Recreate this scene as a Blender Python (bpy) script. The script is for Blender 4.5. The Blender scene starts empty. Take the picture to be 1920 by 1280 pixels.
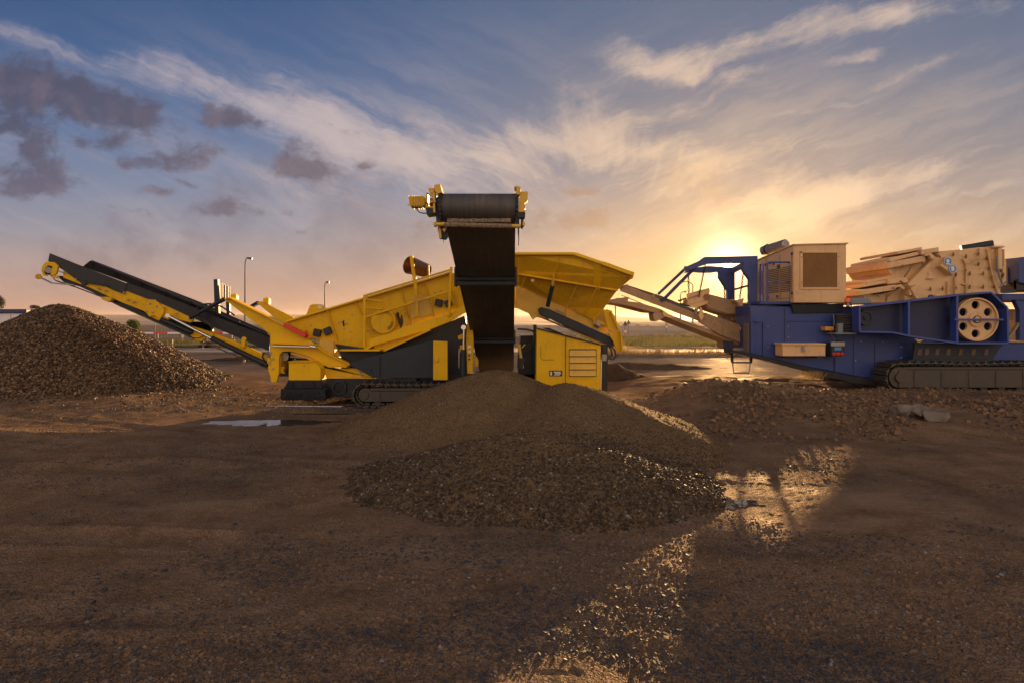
import bpy, bmesh, math, random
import numpy as np
from mathutils import Vector, Matrix
R = math.radians
random.seed(7)
sc = bpy.context.scene
C = sc.collection

# ------------------------------------------------------------------ camera
F = 1067.0      # focal length in photo pixels (1920 wide)
CX, HY, H = 960.0, 600.0, 1.8
cam_d = bpy.data.cameras.new('camera'); cam = bpy.data.objects.new('camera', cam_d); C.objects.link(cam)
cam_d.sensor_width = 36; cam_d.lens = 36 * F / 1920
cam.location = (0, 0, H); cam.rotation_euler = (R(90), 0, 0)
cam_d.shift_y = (HY - 640) / 1920.0
cam_d.clip_start = 0.05; cam_d.clip_end = 6000
sc.camera = cam

def W(px, py, D):                       # a point seen at photo pixel (px, py) and standing D metres in front
    return Vector(((px - CX) / F * D, D, H + (HY - py) / F * D))

# ------------------------------------------------------------------ sun, sky, exposure
SUNPX = (1364, 496)
sd = Vector(((SUNPX[0] - CX) / F, 1.0, (HY - SUNPX[1]) / F)).normalized()
sun_el = math.asin(sd.z); sun_az = math.atan2(sd.x, sd.y)
sl = bpy.data.lights.new('sun', 'SUN'); sl.energy = 5.0; sl.angle = R(0.53); sl.color = (1.0, 0.60, 0.26)
so = bpy.data.objects.new('sun', sl); C.objects.link(so)
so.rotation_euler = (-sd).to_track_quat('-Z', 'Y').to_euler()
so.location = (4, 20, 12)
sc.view_settings.view_transform = 'Standard'; sc.view_settings.look = 'None'
sc.view_settings.exposure = 1.72; sc.view_settings.gamma = 1; sc.view_settings.use_curve_mapping = False
sc.cycles.max_bounces = 6; sc.cycles.diffuse_bounces = 3; sc.cycles.glossy_bounces = 3
sc.cycles.sample_clamp_indirect = 4.0

class NT:                                # tiny node-tree writer
    def __init__(s, nt): s.nt = nt; nt.nodes.clear()
    def n(s, t, **kw):
        o = s.nt.nodes.new(t)
        for k, v in kw.items(): setattr(o, k, v)
        return o
    def inp(s, sock, v):
        if hasattr(v, 'is_linked') or isinstance(v, bpy.types.NodeSocket): s.nt.links.new(v, sock)
        elif v is not None: sock.default_value = v
    def m(s, op, a, b=None, c=None, clamp=False):
        o = s.n('ShaderNodeMath', operation=op, use_clamp=clamp)
        for i, v in enumerate((a, b, c)):
            if v is not None: s.inp(o.inputs[i], v)
        return o.outputs[0]
    def vm(s, op, a, b=None, out=0):
        o = s.n('ShaderNodeVectorMath', operation=op)
        s.inp(o.inputs[0], a)
        if b is not None: s.inp(o.inputs[1], b)
        return o.outputs[out]
    def mix(s, f, a, b, mode='MIX'):
        o = s.n('ShaderNodeMix', data_type='RGBA', blend_type=mode)
        s.inp(o.inputs['Factor'], f); s.inp(o.inputs['A'], a); s.inp(o.inputs['B'], b)
        return [x for x in o.outputs if x.type == 'RGBA'][0]
    def noise(s, vec, scale, detail=4, rough=.5, lac=2.0, dist=0, out='Fac'):
        o = s.n('ShaderNodeTexNoise'); s.inp(o.inputs['Vector'], vec)
        o.inputs['Scale'].default_value = scale; o.inputs['Detail'].default_value = detail
        o.inputs['Roughness'].default_value = rough; o.inputs['Distortion'].default_value = dist
        return o.outputs[out]
    def ramp(s, f, stops, interp='LINEAR'):
        o = s.n('ShaderNodeValToRGB'); s.inp(o.inputs[0], f); cr = o.color_ramp; cr.interpolation = interp
        while len(cr.elements) < len(stops): cr.elements.new(0.5)
        for e, (p, c) in zip(cr.elements, stops):
            e.position = p; e.color = (c[0], c[1], c[2], 1) if hasattr(c, '__len__') else (c, c, c, 1)
        return o.outputs[0]
    def ss(s, x, a, b):                  # smoothstep
        o = s.n('ShaderNodeMapRange', interpolation_type='SMOOTHSTEP'); s.inp(o.inputs[0], x)
        o.inputs[1].default_value = a; o.inputs[2].default_value = b
        return o.outputs[0]

def lin(r, g, b):
    f = lambda c: (c / 255 / 12.92) if c / 255 <= .04045 else ((c / 255 + .055) / 1.055) ** 2.4
    return (f(r), f(g), f(b), 1)

world = bpy.data.worlds.new('World'); sc.world = world; world.use_nodes = True
def build_world():
    T = NT(world.node_tree)
    tc = T.n('ShaderNodeTexCoord'); d = T.vm('NORMALIZE', tc.outputs['Generated'])
    sep = T.n('ShaderNodeSeparateXYZ'); T.inp(sep.inputs[0], d); x, y, z = sep.outputs
    # tangent-plane bearings of the sky ahead (a direction only, the sky is at infinity)
    yy = T.m('MAXIMUM', y, 0.06)
    U = T.m('DIVIDE', x, yy); V = T.m('DIVIDE', z, yy)
    front = T.ss(y, 0.10, 0.35)
    uv0 = T.n('ShaderNodeCombineXYZ'); T.inp(uv0.inputs[0], U); T.inp(uv0.inputs[1], V); uv0 = uv0.outputs[0]
    # warp
    nz = T.noise(uv0, 2.2, 3, .55, out='Color'); nz2 = T.noise(uv0, 9, 5, .6, out='Color')
    wv = T.vm('SCALE', T.vm('SUBTRACT', nz, (.5, .5, .5))); wv.node.inputs['Scale'].default_value = .16
    wv2 = T.vm('SCALE', T.vm('SUBTRACT', nz2, (.5, .5, .5))); wv2.node.inputs['Scale'].default_value = .055
    uvw = T.vm('ADD', T.vm('ADD', uv0, wv), wv2)
    uvs = T.vm('ADD', uv0, wv2)
    # stroke group
    g = bpy.data.node_groups.new('cloud_patch', 'ShaderNodeTree')
    g.interface.new_socket('P', in_out='INPUT', socket_type='NodeSocketVector')
    g.interface.new_socket('C', in_out='INPUT', socket_type='NodeSocketVector')
    g.interface.new_socket('A', in_out='INPUT', socket_type='NodeSocketFloat')
    g.interface.new_socket('S', in_out='INPUT', socket_type='NodeSocketVector')
    g.interface.new_socket('G', in_out='INPUT', socket_type='NodeSocketFloat')
    g.interface.new_socket('O', in_out='OUTPUT', socket_type='NodeSocketFloat')
    G = NT(g); gi = G.n('NodeGroupInput'); go = G.n('NodeGroupOutput')
    p = G.vm('SUBTRACT', gi.outputs[0], gi.outputs[1])
    rot = G.n('ShaderNodeVectorRotate', rotation_type='Z_AXIS'); G.inp(rot.inputs['Vector'], p); G.inp(rot.inputs['Angle'], gi.outputs[2])
    q = G.vm('DIVIDE', rot.outputs[0], gi.outputs[3]); l2 = G.vm('DOT_PRODUCT', q, q, out='Value')
    G.inp(go.inputs[0], G.m('MULTIPLY', gi.outputs[4], G.m('EXPONENT', G.m('MULTIPLY', l2, -1.0))))
    def patches(lst, uv):
        acc = None
        for (cu, cv, L, Wd, ang, amp) in lst:
            n = T.n('ShaderNodeGroup', node_tree=g); T.inp(n.inputs[0], uv)
            n.inputs[1].default_value = ((cu - CX) / F, (HY - cv) / F, 0); n.inputs[2].default_value = R(ang)
            n.inputs[3].default_value = (L / F, Wd / F, 1); n.inputs[4].default_value = amp
            acc = n.outputs[0] if acc is None else T.m('ADD', acc, n.outputs[0])
        return T.m('MULTIPLY', acc, front)
    cirrus = patches([(60, 75, 190, 24, 20, .62), (250, 118, 170, 30, 14, .72), (420, 165, 170, 42, 20, .72), (600, 205, 130, 44, 34, .85),
        (560, 260, 170, 60, 22, .75), (720, 270, 150, 60, 25, .95), (880, 300, 230, 62, 10, .85), (1000, 265, 180, 56, -12, .75),
        (1090, 215, 90, 60, 40, .7), (1210, 295, 230, 58, 14, 1.05), (1440, 335, 230, 50, 14, .75), (1250, 110, 130, 38, 6, 1.1),
        (1400, 85, 130, 36, -14, 1.1), (1290, 140, 80, 16, 6, .6), (1660, 28, 210, 34, -6, 1.25), (1880, 8, 90, 20, -16, .7),
        (1640, 100, 70, 20, -14, 1.0), (1590, 118, 50, 10, -8, .6), (1540, 207, 90, 9, -8, .95), (1630, 188, 40, 9, -18, .6),
        (1840, 80, 130, 16, -26, .8), (1340, 180, 90, 15, -34, .85), (1275, 195, 45, 14, -58, .6), (1640, 160, 120, 12, -20, .4),
        (1720, 320, 190, 28, -17, .9), (1560, 360, 180, 38, -12, .6), (1820, 365, 160, 24, -4, .6), (1760, 430, 260, 34, 0, .5),
        (1290, 380, 130, 44, -5, .6), (1450, 400, 120, 44, -25, .5), (700, 370, 320, 46, 8, .55), (480, 455, 260, 28, 4, .45),
        (1110, 450, 110, 14, -18, .8), (180, 445, 260, 22, 3, .4), (1850, 155, 160, 10, -12, .35), (1560, 280, 160, 26, 10, .45)], uvs)
    dark = patches([(30, 150, 140, 46, 6, 1.2), (160, 185, 140, 34, 8, 1.2), (255, 208, 60, 24, 10, .9), (10, 225, 70, 30, -5, .8),
        (40, 345, 100, 30, 4, .95), (120, 330, 50, 20, -4, .7), (70, 268, 50, 24, -12, .75), (95, 305, 60, 18, 4, .7), (205, 258, 90, 17, -6, .9),
        (345, 276, 90, 22, -6, 1.1), (300, 296, 50, 14, 0, .5), (430, 212, 45, 20, 14, 1.1), (480, 226, 40, 14, 10, .8), (560, 298, 46, 26, 10, 1.2),
        (610, 322, 45, 16, 16, 1.1), (430, 368, 50, 20, -6, 1.0), (450, 384, 70, 12, 0, .7), (300, 352, 40, 12, 0, .6), (350, 326, 34, 8, 5, .5),
        (545, 200, 60, 14, 8, .45), (690, 318, 26, 12, 0, .5), (640, 258, 40, 8, 6, .4), (280, 395, 90, 8, 3, .4), (595, 414, 20, 8, -10, .6),
        (1090, 353, 40, 10, -10, .95), (1040, 410, 90, 26, 6, .85), (1120, 400, 40, 16, -26, .6), (800, 430, 40, 24, -14, .55), (560, 378, 18, 8, 0, .5)], uvw)
    # fan-shaped streaks running out from above the sun
    rel = T.vm('SUBTRACT', T.vm('ADD', uv0, wv), ((1120 - CX) / F, (HY - 520) / F, 0))
    sr = T.n('ShaderNodeSeparateXYZ'); T.inp(sr.inputs[0], rel)
    ang = T.m('ARCTAN2', sr.outputs[1], sr.outputs[0])
    rad = T.m('LOGARITHM', T.m('ADD', T.vm('LENGTH', rel, out='Value'), .12), 2.718)
    pc = T.n('ShaderNodeCombineXYZ'); T.inp(pc.inputs[0], T.m('MULTIPLY', ang, 7.0)); T.inp(pc.inputs[1], T.m('MULTIPLY', rad, 1.6))
    st = T.noise(pc.outputs[0], 1.6, 8, .62, dist=.35)
    st2 = T.noise(uvw, 7.0, 7, .62)
    vr = T.n('ShaderNodeVectorRotate', rotation_type='Z_AXIS'); T.inp(vr.inputs['Vector'], uvs); vr.inputs['Angle'].default_value = R(24); mp = T.n('ShaderNodeMapping'); T.inp(mp.inputs[0], vr.outputs[0]); mp.inputs['Scale'].default_value = (2.2, 15, 1)
    st3 = T.noise(mp.outputs[0], 1.0, 9, .66, dist=.25)
    vr = T.n('ShaderNodeVectorRotate', rotation_type='Z_AXIS'); T.inp(vr.inputs['Vector'], uvs); vr.inputs['Angle'].default_value = R(-20); mp = T.n('ShaderNodeMapping'); T.inp(mp.inputs[0], vr.outputs[0]); mp.inputs['Scale'].default_value = (2.6, 17, 1)
    st4 = T.noise(mp.outputs[0], 1.0, 9, .66, dist=.25)
    lr = T.ss(U, -.05, .25)
    st34 = T.m('ADD', T.m('MULTIPLY', st3, T.m('SUBTRACT', 1.0, lr)), T.m('MULTIPLY', st4, lr))
    cn = T.m('ADD', T.m('ADD', T.m('MULTIPLY', st, .14), T.m('MULTIPLY', st2, .36)), T.m('MULTIPLY', st34, .50))
    cmask = T.ss(T.m('ADD', cirrus, T.m('MULTIPLY', T.m('SUBTRACT', cn, .52), 7.0)), .20, 2.0)
    cmask = T.m('MULTIPLY', cmask, T.ss(cirrus, .02, .60))
    dmp = T.n('ShaderNodeMapping'); T.inp(dmp.inputs[0], uv0); dmp.inputs['Scale'].default_value = (1, 1.9, 1)
    dn = T.m('ADD', T.m('MULTIPLY', T.noise(dmp.outputs[0], 10.0, 9, .68), .6), T.m('MULTIPLY', T.noise(uvw, 26.0, 6, .6), .4))
    dmask = T.ss(T.m('ADD', dark, T.m('MULTIPLY', T.m('SUBTRACT', dn, .5), 5.6)), .05, 1.25)
    dmask = T.m('MULTIPLY', dmask, T.ss(dark, .06, .45))
    veil = T.m('MULTIPLY', T.m('MULTIPLY', T.ss(st34, .38, .68), T.ss(V, .62, .30)), T.m('MULTIPLY', front, .26))
    dkband = T.m('MULTIPLY', T.m('MULTIPLY', T.ss(T.noise(uvs, 3.2, 6, .6), .50, .66), T.ss(V, .44, .28)), T.m('MULTIPLY', T.ss(V, .02, .12), T.m('MULTIPLY', front, .42)))
    # clear-sky colours
    el = T.m('DIVIDE', z, T.m('MAXIMUM', T.m('ABSOLUTE', y), .35))
    er = T.m('DIVIDE', el, .62, clamp=True)
    left = T.ramp(er, [(0.0, lin(190, 146, 122)), (.07, lin(186, 147, 128)), (.16, lin(172, 148, 142)), (.25, lin(146, 142, 154)),
                       (.38, lin(122, 132, 158)), (.56, lin(90, 112, 150)), (.78, lin(64, 94, 138)), (1.0, lin(48, 80, 124))])
    right = T.ramp(er, [(0.0, lin(212, 146, 90)), (.12, lin(194, 148, 106)), (.25, lin(164, 142, 126)), (.38, lin(134, 128, 134)),
                        (.55, lin(112, 118, 134)), (.78, lin(84, 104, 134)), (1.0, lin(74, 98, 130))])
    side = T.ss(T.m('ADD', U, T.m('MULTIPLY', V, .1)), -.42, .40)
    side = T.m('MULTIPLY', side, front)
    base = T.mix(side, left, right)
    # sun glow
    sdv = (sd.x, sd.y, sd.z)
    cosang = T.vm('DOT_PRODUCT', d, sdv, out='Value')
    th = T.m('ARCCOSINE', T.m('MINIMUM', cosang, .999999))
    def gl(w, p=1.0): return T.m('EXPONENT', T.m('MULTIPLY', T.m('POWER', T.m('DIVIDE', th, w), p), -1.0))
    # clouds
    lit = T.mix(gl(.42, 1.5), lin(190, 176, 180), lin(232, 198, 156))
    col = T.mix(veil, base, lit); col = T.mix(T.m('MULTIPLY', cmask, .84), col, lit)
    dk = T.mix(gl(.45, 1.2), T.mix(T.ss(V, .36, .14), lin(60, 68, 98), lin(96, 92, 116)), lin(176, 140, 112))
    soft = T.noise(uv0, 16, 5, .6)
    dk = T.mix(T.m('MULTIPLY', T.ss(soft, .45, .8), .35), dk, T.mix(gl(.5), lin(140, 116, 130), lin(220, 180, 130)))
    col = T.mix(dkband, col, dk); col = T.mix(T.m('MULTIPLY', dmask, .9), col, dk)
    def addc(c, f, rgb):
        s = T.vm('SCALE', rgb); T.inp(s.node.inputs['Scale'], f); return T.vm('ADD', c, s)
    col = addc(col, gl(.20, 1.2), (.09, .03, .0)); col = addc(col, gl(.060, 1.2), (.50, .29, .08)); col = addc(col, gl(.032, 1.5), (2.2, 1.8, 1.1))
    disc = T.ss(th, .0085, .0055)
    col = addc(col, disc, (22, 17, 10))
    # unseen sky behind the camera, made bright and warm to light machines and ground
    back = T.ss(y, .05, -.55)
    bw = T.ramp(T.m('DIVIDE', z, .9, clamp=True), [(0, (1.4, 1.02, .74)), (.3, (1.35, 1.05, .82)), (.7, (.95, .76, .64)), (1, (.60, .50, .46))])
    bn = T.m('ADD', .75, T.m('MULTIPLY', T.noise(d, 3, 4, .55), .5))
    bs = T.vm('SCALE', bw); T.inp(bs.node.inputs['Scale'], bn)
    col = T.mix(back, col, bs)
    sky = T.n('ShaderNodeTexSky', sky_type='NISHITA', sun_disc=False, sun_elevation=sun_el, sun_rotation=sun_az)
    sky.dust_density = 2.0
    col = addc(col, .008, sky.outputs[0])
    below = T.ss(z, 0.0, -.03)
    col = T.mix(below, col, (.10, .075, .055, 1))
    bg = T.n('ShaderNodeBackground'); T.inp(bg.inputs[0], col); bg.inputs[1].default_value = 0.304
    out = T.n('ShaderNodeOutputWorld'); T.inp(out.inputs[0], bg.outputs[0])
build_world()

# ------------------------------------------------------------------ materials
def mat(name): 
    m = bpy.data.materials.new(name); m.use_nodes = True; return m, NT(m.node_tree)
def finish(T, col, rough, metal=0.0, bump=None, bstr=.3, bdist=.01, spec=.5, alpha=None, emit=None, sheen=None):
    p = T.n('ShaderNodeBsdfPrincipled'); T.inp(p.inputs['Base Color'], col); T.inp(p.inputs['Roughness'], rough); T.inp(p.inputs['Metallic'], metal)
    p.inputs['Specular IOR Level'].default_value = spec
    if bump is not None:
        b = T.n('ShaderNodeBump'); T.inp(b.inputs['Height'], bump); b.inputs['Strength'].default_value = bstr; b.inputs['Distance'].default_value = bdist
        T.inp(p.inputs['Normal'], b.outputs[0])
    if emit: p.inputs['Emission Color'].default_value = emit[0]; p.inputs['Emission Strength'].default_value = emit[1]
    o = T.n('ShaderNodeOutputMaterial'); T.inp(o.inputs[0], p.outputs[0]); return p
def dull(T, col, bump, bstr, bdist, gloss, rough):      # matte earth: rough diffuse with a trace of sheen from damp grains
    b = T.n('ShaderNodeBump'); T.inp(b.inputs['Height'], bump); b.inputs['Strength'].default_value = bstr; b.inputs['Distance'].default_value = bdist
    df = T.n('ShaderNodeBsdfDiffuse'); T.inp(df.inputs[0], col); df.inputs[1].default_value = .3; T.inp(df.inputs['Normal'], b.outputs[0])
    gs = T.n('ShaderNodeBsdfGlossy'); T.inp(gs.inputs[0], (1, .9, .8, 1)); T.inp(gs.inputs['Roughness'], rough); T.inp(gs.inputs['Normal'], b.outputs[0])
    mx = T.n('ShaderNodeMixShader'); T.inp(mx.inputs[0], gloss); T.inp(mx.inputs[1], df.outputs[0]); T.inp(mx.inputs[2], gs.outputs[0])
    o = T.n('ShaderNodeOutputMaterial'); T.inp(o.inputs[0], mx.outputs[0])
def obc(T): return T.n('ShaderNodeTexCoord').outputs['Object']
def paint(name, c, dust=(.16, .105, .065, 1), amt=.5, rough=.42, rust=.25, streak=True, metal=0.0, spec=.5):
    m, T = mat(name); v = obc(T); c = (*c, 1)
    big = T.noise(v, 1.3, 6, .6); fine = T.noise(v, 14, 6, .65)
    col = T.mix(T.m('MULTIPLY', T.ss(big, .35, .75), .30), c, (c[0] * .72, c[1] * .68, c[2] * .7, 1))
    mp = T.n('ShaderNodeMapping'); T.inp(mp.inputs[0], v); mp.inputs['Scale'].default_value = (16, 16, 1.1)
    stx = T.noise(mp.outputs[0], 1.0, 5, .6)
    dirt = T.m('ADD', T.m('MULTIPLY', T.ss(stx, .50, .80), .5 if streak else .1), T.m('MULTIPLY', T.ss(T.m('ADD', T.m('MULTIPLY', big, .5), T.m('MULTIPLY', fine, .5)), .48, .72), .7))
    dirt = T.m('MULTIPLY', dirt, amt, clamp=True)
    col = T.mix(dirt, col, dust)
    sp = T.noise(v, 38, 4, .7)
    sp2 = T.noise(v, 7.5, 6, .72)
    rs = T.m('MULTIPLY', T.m('MAXIMUM', T.ss(sp, .64, .70), T.ss(sp2, .665, .70)), min(1.0, rust * 1.9))
    col = T.mix(rs, col, (.07, .035, .02, 1))
    rg = T.m('ADD', rough, T.m('MULTIPLY', dirt, .45), clamp=True)
    h = T.m('ADD', T.m('MULTIPLY', big, .6), T.m('MULTIPLY', fine, .15))
    finish(T, col, rg, metal, h, .35, .012, spec); return m
M = {}
M['yellow'] = paint('yellow_paint', (.68, .385, .004), amt=.62, rough=.5, spec=.18)
M['yellow_clean'] = paint('yellow_clean_paint', (.74, .43, .004), amt=.42, rough=.46, rust=.10, spec=.18)
M['yellow_dirty'] = paint('yellow_dusty_paint', (.62, .36, .03), dust=(.30, .23, .15, 1), amt=.75, rough=.5)
M['black'] = paint('dark_grey_paint', (.012, .014, .020), dust=(.075, .06, .05, 1), amt=.4, rough=.42, rust=.05, spec=.3)
M['plate'] = paint('blue_grey_paint', (.018, .025, .036), dust=(.085, .07, .055, 1), amt=.45, rough=.5, rust=.05, spec=.3)
M['blue'] = paint('blue_paint', (.010, .036, .19), dust=(.070, .068, .10, 1), amt=.8, rough=.45, rust=.2)
M['blue_dark'] = paint('deep_blue_paint', (.005, .011, .060), dust=(.022, .020, .032, 1), amt=.5, rough=.5, rust=.2)
M['blue_highlight'] = paint('highlight_blue_paint', (.030, .060, .28), dust=(.13, .10, .10, 1), amt=.35, rough=.4)  # lighter blue, edge highlight of the guard frame put into the paint; rails share it
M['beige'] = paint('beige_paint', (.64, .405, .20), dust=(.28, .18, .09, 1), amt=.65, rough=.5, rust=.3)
M['beige_dirty_backlit'] = paint('dusty_backlit_beige_paint', (.31, .20, .105), dust=(.12, .078, .045, 1), amt=.9, rough=.6, rust=.4)  # dusty beige; backlit shade of trough and magnet also darkened into the colour
M['red'] = paint('red_paint', (.60, .03, .015), amt=.15, rough=.4)
M['orange'] = paint('orange_plastic', (.85, .12, .02), amt=.1, rough=.25, rust=0)
M['steel'] = paint('worn_steel', (.30, .28, .26), dust=(.12, .09, .07, 1), amt=.6, rough=.42, metal=.8)
M['track_steel'] = paint('track_steel', (.065, .056, .050), dust=(.15, .105, .07, 1), amt=.9, rough=.5, metal=.4, streak=False)
M['copper'] = paint('heat_stained_steel', (.33, .17, .08), dust=(.10, .05, .03, 1), amt=.6, rough=.32, metal=.85)
M['grey_hood'] = paint('weathered_grey_cover', (.16, .19, .20), dust=(.15, .12, .10, 1), amt=.4, rough=.5)
M['white'] = paint('white_paint', (.62, .60, .62), dust=(.35, .30, .27, 1), amt=.3, rough=.5, rust=0)
M['navy'] = paint('navy_trim', (.012, .016, .09), amt=.1, rough=.4, rust=0)
M['sign_blue'] = paint('sign_blue', (.03, .22, .55), amt=.1, rough=.35, rust=0)
M['mesh'] = paint('brown_grille_mesh', (.24, .115, .032), dust=(.14, .07, .03, 1), amt=.6, rough=.7)
M['concrete'] = paint('concrete', (.30, .255, .235), dust=(.20, .15, .13, 1), amt=.5, rough=.8, rust=.0)
M['galv'] = paint('galvanised_steel', (.17, .155, .15), amt=.3, rough=.6, rust=.05, spec=.2)
M['rail_white'] = paint('white_rail', (.72, .68, .66), amt=.2, rough=.5, rust=0)
M['rubber'] = paint('black_rubber', (.018, .017, .017), dust=(.05, .04, .03, 1), amt=.5, rough=.6, rust=0)
def chrome():
    m, T = mat('chrome_rod'); finish(T, (.62, .60, .62, 1), .22, 1.0); return m
M['chrome'] = chrome()
def belt():
    m, T = mat('conveyor_belt'); v = obc(T)
    mp = T.n('ShaderNodeMapping'); T.inp(mp.inputs[0], v); mp.inputs['Scale'].default_value = (30, 1.0, 1.0)
    s = T.noise(mp.outputs[0], 1.0, 6, .65); b = T.noise(v, 3, 5, .6)
    col = T.ramp(T.m('ADD', T.m('MULTIPLY', s, .6), T.m('MULTIPLY', b, .4)), [(.35, (.024, .022, .021)), (.55, (.060, .052, .048)), (.8, (.15, .115, .09))])
    finish(T, col, .55, 0, s, .4, .006); return m
M['belt'] = belt()
def mud():
    m, T = mat('caked_mud'); v = obc(T); n = T.noise(v, 28, 6, .7)
    finish(T, T.ramp(n, [(.3, (.09, .055, .03)), (.7, (.36, .26, .17))]), .85, 0, n, .9, .03); return m
M['mud'] = mud()

def ground_mat():
    m, T = mat('dirt_ground'); v = obc(T)
    big = T.noise(v, .35, 5, .6); mid = T.noise(v, 2.2, 6, .62); fine = T.noise(v, 22, 8, .7)
    vo = T.n('ShaderNodeTexVoronoi'); T.inp(vo.inputs['Vector'], v); vo.inputs['Scale'].default_value = 55
    vo2 = T.n('ShaderNodeTexVoronoi'); T.inp(vo2.inputs['Vector'], v); vo2.inputs['Scale'].default_value = 130
    col = T.ramp(T.m('ADD', T.m('MULTIPLY', mid, .55), T.m('MULTIPLY', fine, .45)), [(.30, (.075, .045, .024)), (.48, (.225, .138, .080)), (.66, (.345, .222, .136)), (.8, (.46, .32, .21))])
    grav = T.mix(T.ss(big, .42, .62), col, T.mix(.45, col, (.085, .066, .054, 1)))
    sepc = T.n('ShaderNodeSeparateColor'); T.inp(sepc.inputs[0], vo.outputs['Color'])
    peb = T.ramp(sepc.outputs[0], [(0, (.04, .036, .036)), (.35, (.09, .056, .034)), (.7, (.18, .11, .06)), (.92, (.24, .17, .13)), (1, (.38, .33, .29))])
    pm = T.m('MULTIPLY', T.ss(vo.outputs['Distance'], .45, .25), T.ss(mid, .40, .62))
    col = T.mix(T.m('MULTIPLY', pm, .65), grav, peb)
    mpg = T.n('ShaderNodeMapping'); T.inp(mpg.inputs[0], v); mpg.inputs['Scale'].default_value = (.45, 1.3, 1)
    lane = T.noise(mpg.outputs[0], 1.0, 6, .62)
    col = T.mix(T.m('MULTIPLY', T.ss(lane, .52, .66), .55), col, T.mix(.5, col, (.045, .030, .020, 1)))
    col = T.mix(T.m('MULTIPLY', T.ss(lane, .46, .32), .40), col, (.34, .23, .15, 1))
    # asphalt and pale hardstanding farther off
    sp = T.n('ShaderNodeSeparateXYZ'); T.inp(sp.inputs[0], v)
    far = T.ss(T.m('ADD', sp.outputs[1], T.m('MULTIPLY', big, 5)), 18.5, 24)
    hard = T.mix(T.ss(T.noise(v, .25, 5, .6), .4, .7), (.105, .085, .078, 1), (.165, .125, .105, 1))
    col = T.mix(far, col, hard)
    nf = T.m('SUBTRACT', 1.0, far)
    wet = T.ss(T.noise(v, .8, 4, .6), .52, .68)
    rough = T.m('ADD', T.m('SUBTRACT', .80, T.m('MULTIPLY', wet, .14)), T.m('MULTIPLY', far, .12))
    h = T.m('ADD', T.m('ADD', T.m('MULTIPLY', mid, .9), T.m('MULTIPLY', fine, .5)), T.m('ADD', T.m('MULTIPLY', T.m('MULTIPLY', vo.outputs['Distance'], -.5), nf), T.m('MULTIPLY', vo2.outputs['Distance'], -.25)))
    dull(T, col, h, 1.0, .04, T.m('ADD', T.m('MULTIPLY', wet, .022), .012), .45); return m
M['ground'] = ground_mat()
def pile_mat(name, c0, c1, c2, sc_=60):
    m, T = mat(name); v = obc(T)
    mid = T.noise(v, 3, 6, .6); fine = T.noise(v, 40, 6, .75)
    vo = T.n('ShaderNodeTexVoronoi'); T.inp(vo.inputs['Vector'], v); vo.inputs['Scale'].default_value = sc_
    sepc = T.n('ShaderNodeSeparateColor'); T.inp(sepc.inputs[0], vo.outputs['Color'])
    col = T.ramp(T.m('ADD', T.m('MULTIPLY', mid, .4), T.m('MULTIPLY', fine, .6)), [(.3, c0), (.52, c1), (.75, c2)])
    col = T.mix(.35, col, T.ramp(sepc.outputs[0], [(0, c0), (.6, c1), (.93, c2), (1, tuple(min(1, 2 * k) for k in c2))]))
    h = T.m('ADD', T.m('MULTIPLY', fine, .6), T.m('MULTIPLY', vo.outputs['Distance'], -.6))
    dull(T, col, h, .9, .02, .012, .5); return m
M['sand'] = pile_mat('crushed_sand', (.060, .039, .020), (.142, .093, .048), (.24, .162, .092), 80)
M['gravel_base'] = pile_mat('gravel_bed', (.012, .010, .008), (.045, .028, .017), (.12, .07, .04), 30)
def stone_mat(name, stops, rough=.68):
    m, T = mat(name); a = T.n('ShaderNodeAttribute', attribute_name='tint'); v = obc(T)
    col = T.ramp(a.outputs['Fac'], stops)
    n = T.noise(v, 60, 3, .6)
    col = T.mix(T.m('MULTIPLY', n, .5), col, (.03, .022, .016, 1))
    finish(T, col, rough, 0, n, .4, .004, spec=.14); return m
M['stones'] = stone_mat('loose_stones', [(0, (.040, .048, .074)), (.18, (.080, .070, .068)), (.38, (.14, .085, .050)), (.62, (.23, .130, .068)), (.8, (.29, .175, .100)), (.96, (.13, .12, .12)), (1, (.34, .30, .28))])
M['heap_stones'] = stone_mat('heap_stones', [(0, (.028, .024, .022)), (.4, (.068, .044, .026)), (.8, (.135, .084, .045)), (.96, (.18, .14, .115)), (1, (.36, .32, .30))])
M['pile_stones'] = stone_mat('crushed_stones', [(0, (.028, .024, .022)), (.3, (.066, .041, .024)), (.55, (.13, .076, .038)), (.8, (.21, .125, .064)), (1, (.34, .24, .16))], .62)
M['rock'] = stone_mat('grey_rock', [(0, (.13, .105, .088)), (1, (.29, .24, .20))], .8)
def water_mat():
    m, T = mat('puddle_water'); v = obc(T); n = T.noise(v, 9, 3, .5)
    finish(T, (.035, .028, .018, 1), .04, 0, n, .06, .01, spec=1.0); return m
M['water'] = water_mat()
def leaf_mat(name, a, b):
    m, T = mat(name); v = obc(T); n = T.noise(v, 6, 3, .6)
    at = T.n('ShaderNodeAttribute', attribute_name='tint')
    col = T.mix(at.outputs['Fac'], (*a, 1), (*b, 1))
    df = T.n('ShaderNodeBsdfDiffuse'); tr = T.n('ShaderNodeBsdfTranslucent'); T.inp(df.inputs[0], col); T.inp(tr.inputs[0], col)
    mx = T.n('ShaderNodeMixShader'); mx.inputs[0].default_value = .45; T.inp(mx.inputs[1], df.outputs[0]); T.inp(mx.inputs[2], tr.outputs[0])
    o = T.n('ShaderNodeOutputMaterial'); T.inp(o.inputs[0], mx.outputs[0]); return m
M['leaf'] = leaf_mat('leaves', (.035, .055, .015), (.13, .15, .04))
M['leaf_dark'] = leaf_mat('dark_leaves', (.03, .03, .02), (.08, .06, .045))
M['dry_grass'] = leaf_mat('dry_grass', (.22, .14, .05), (.52, .36, .16))
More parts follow.
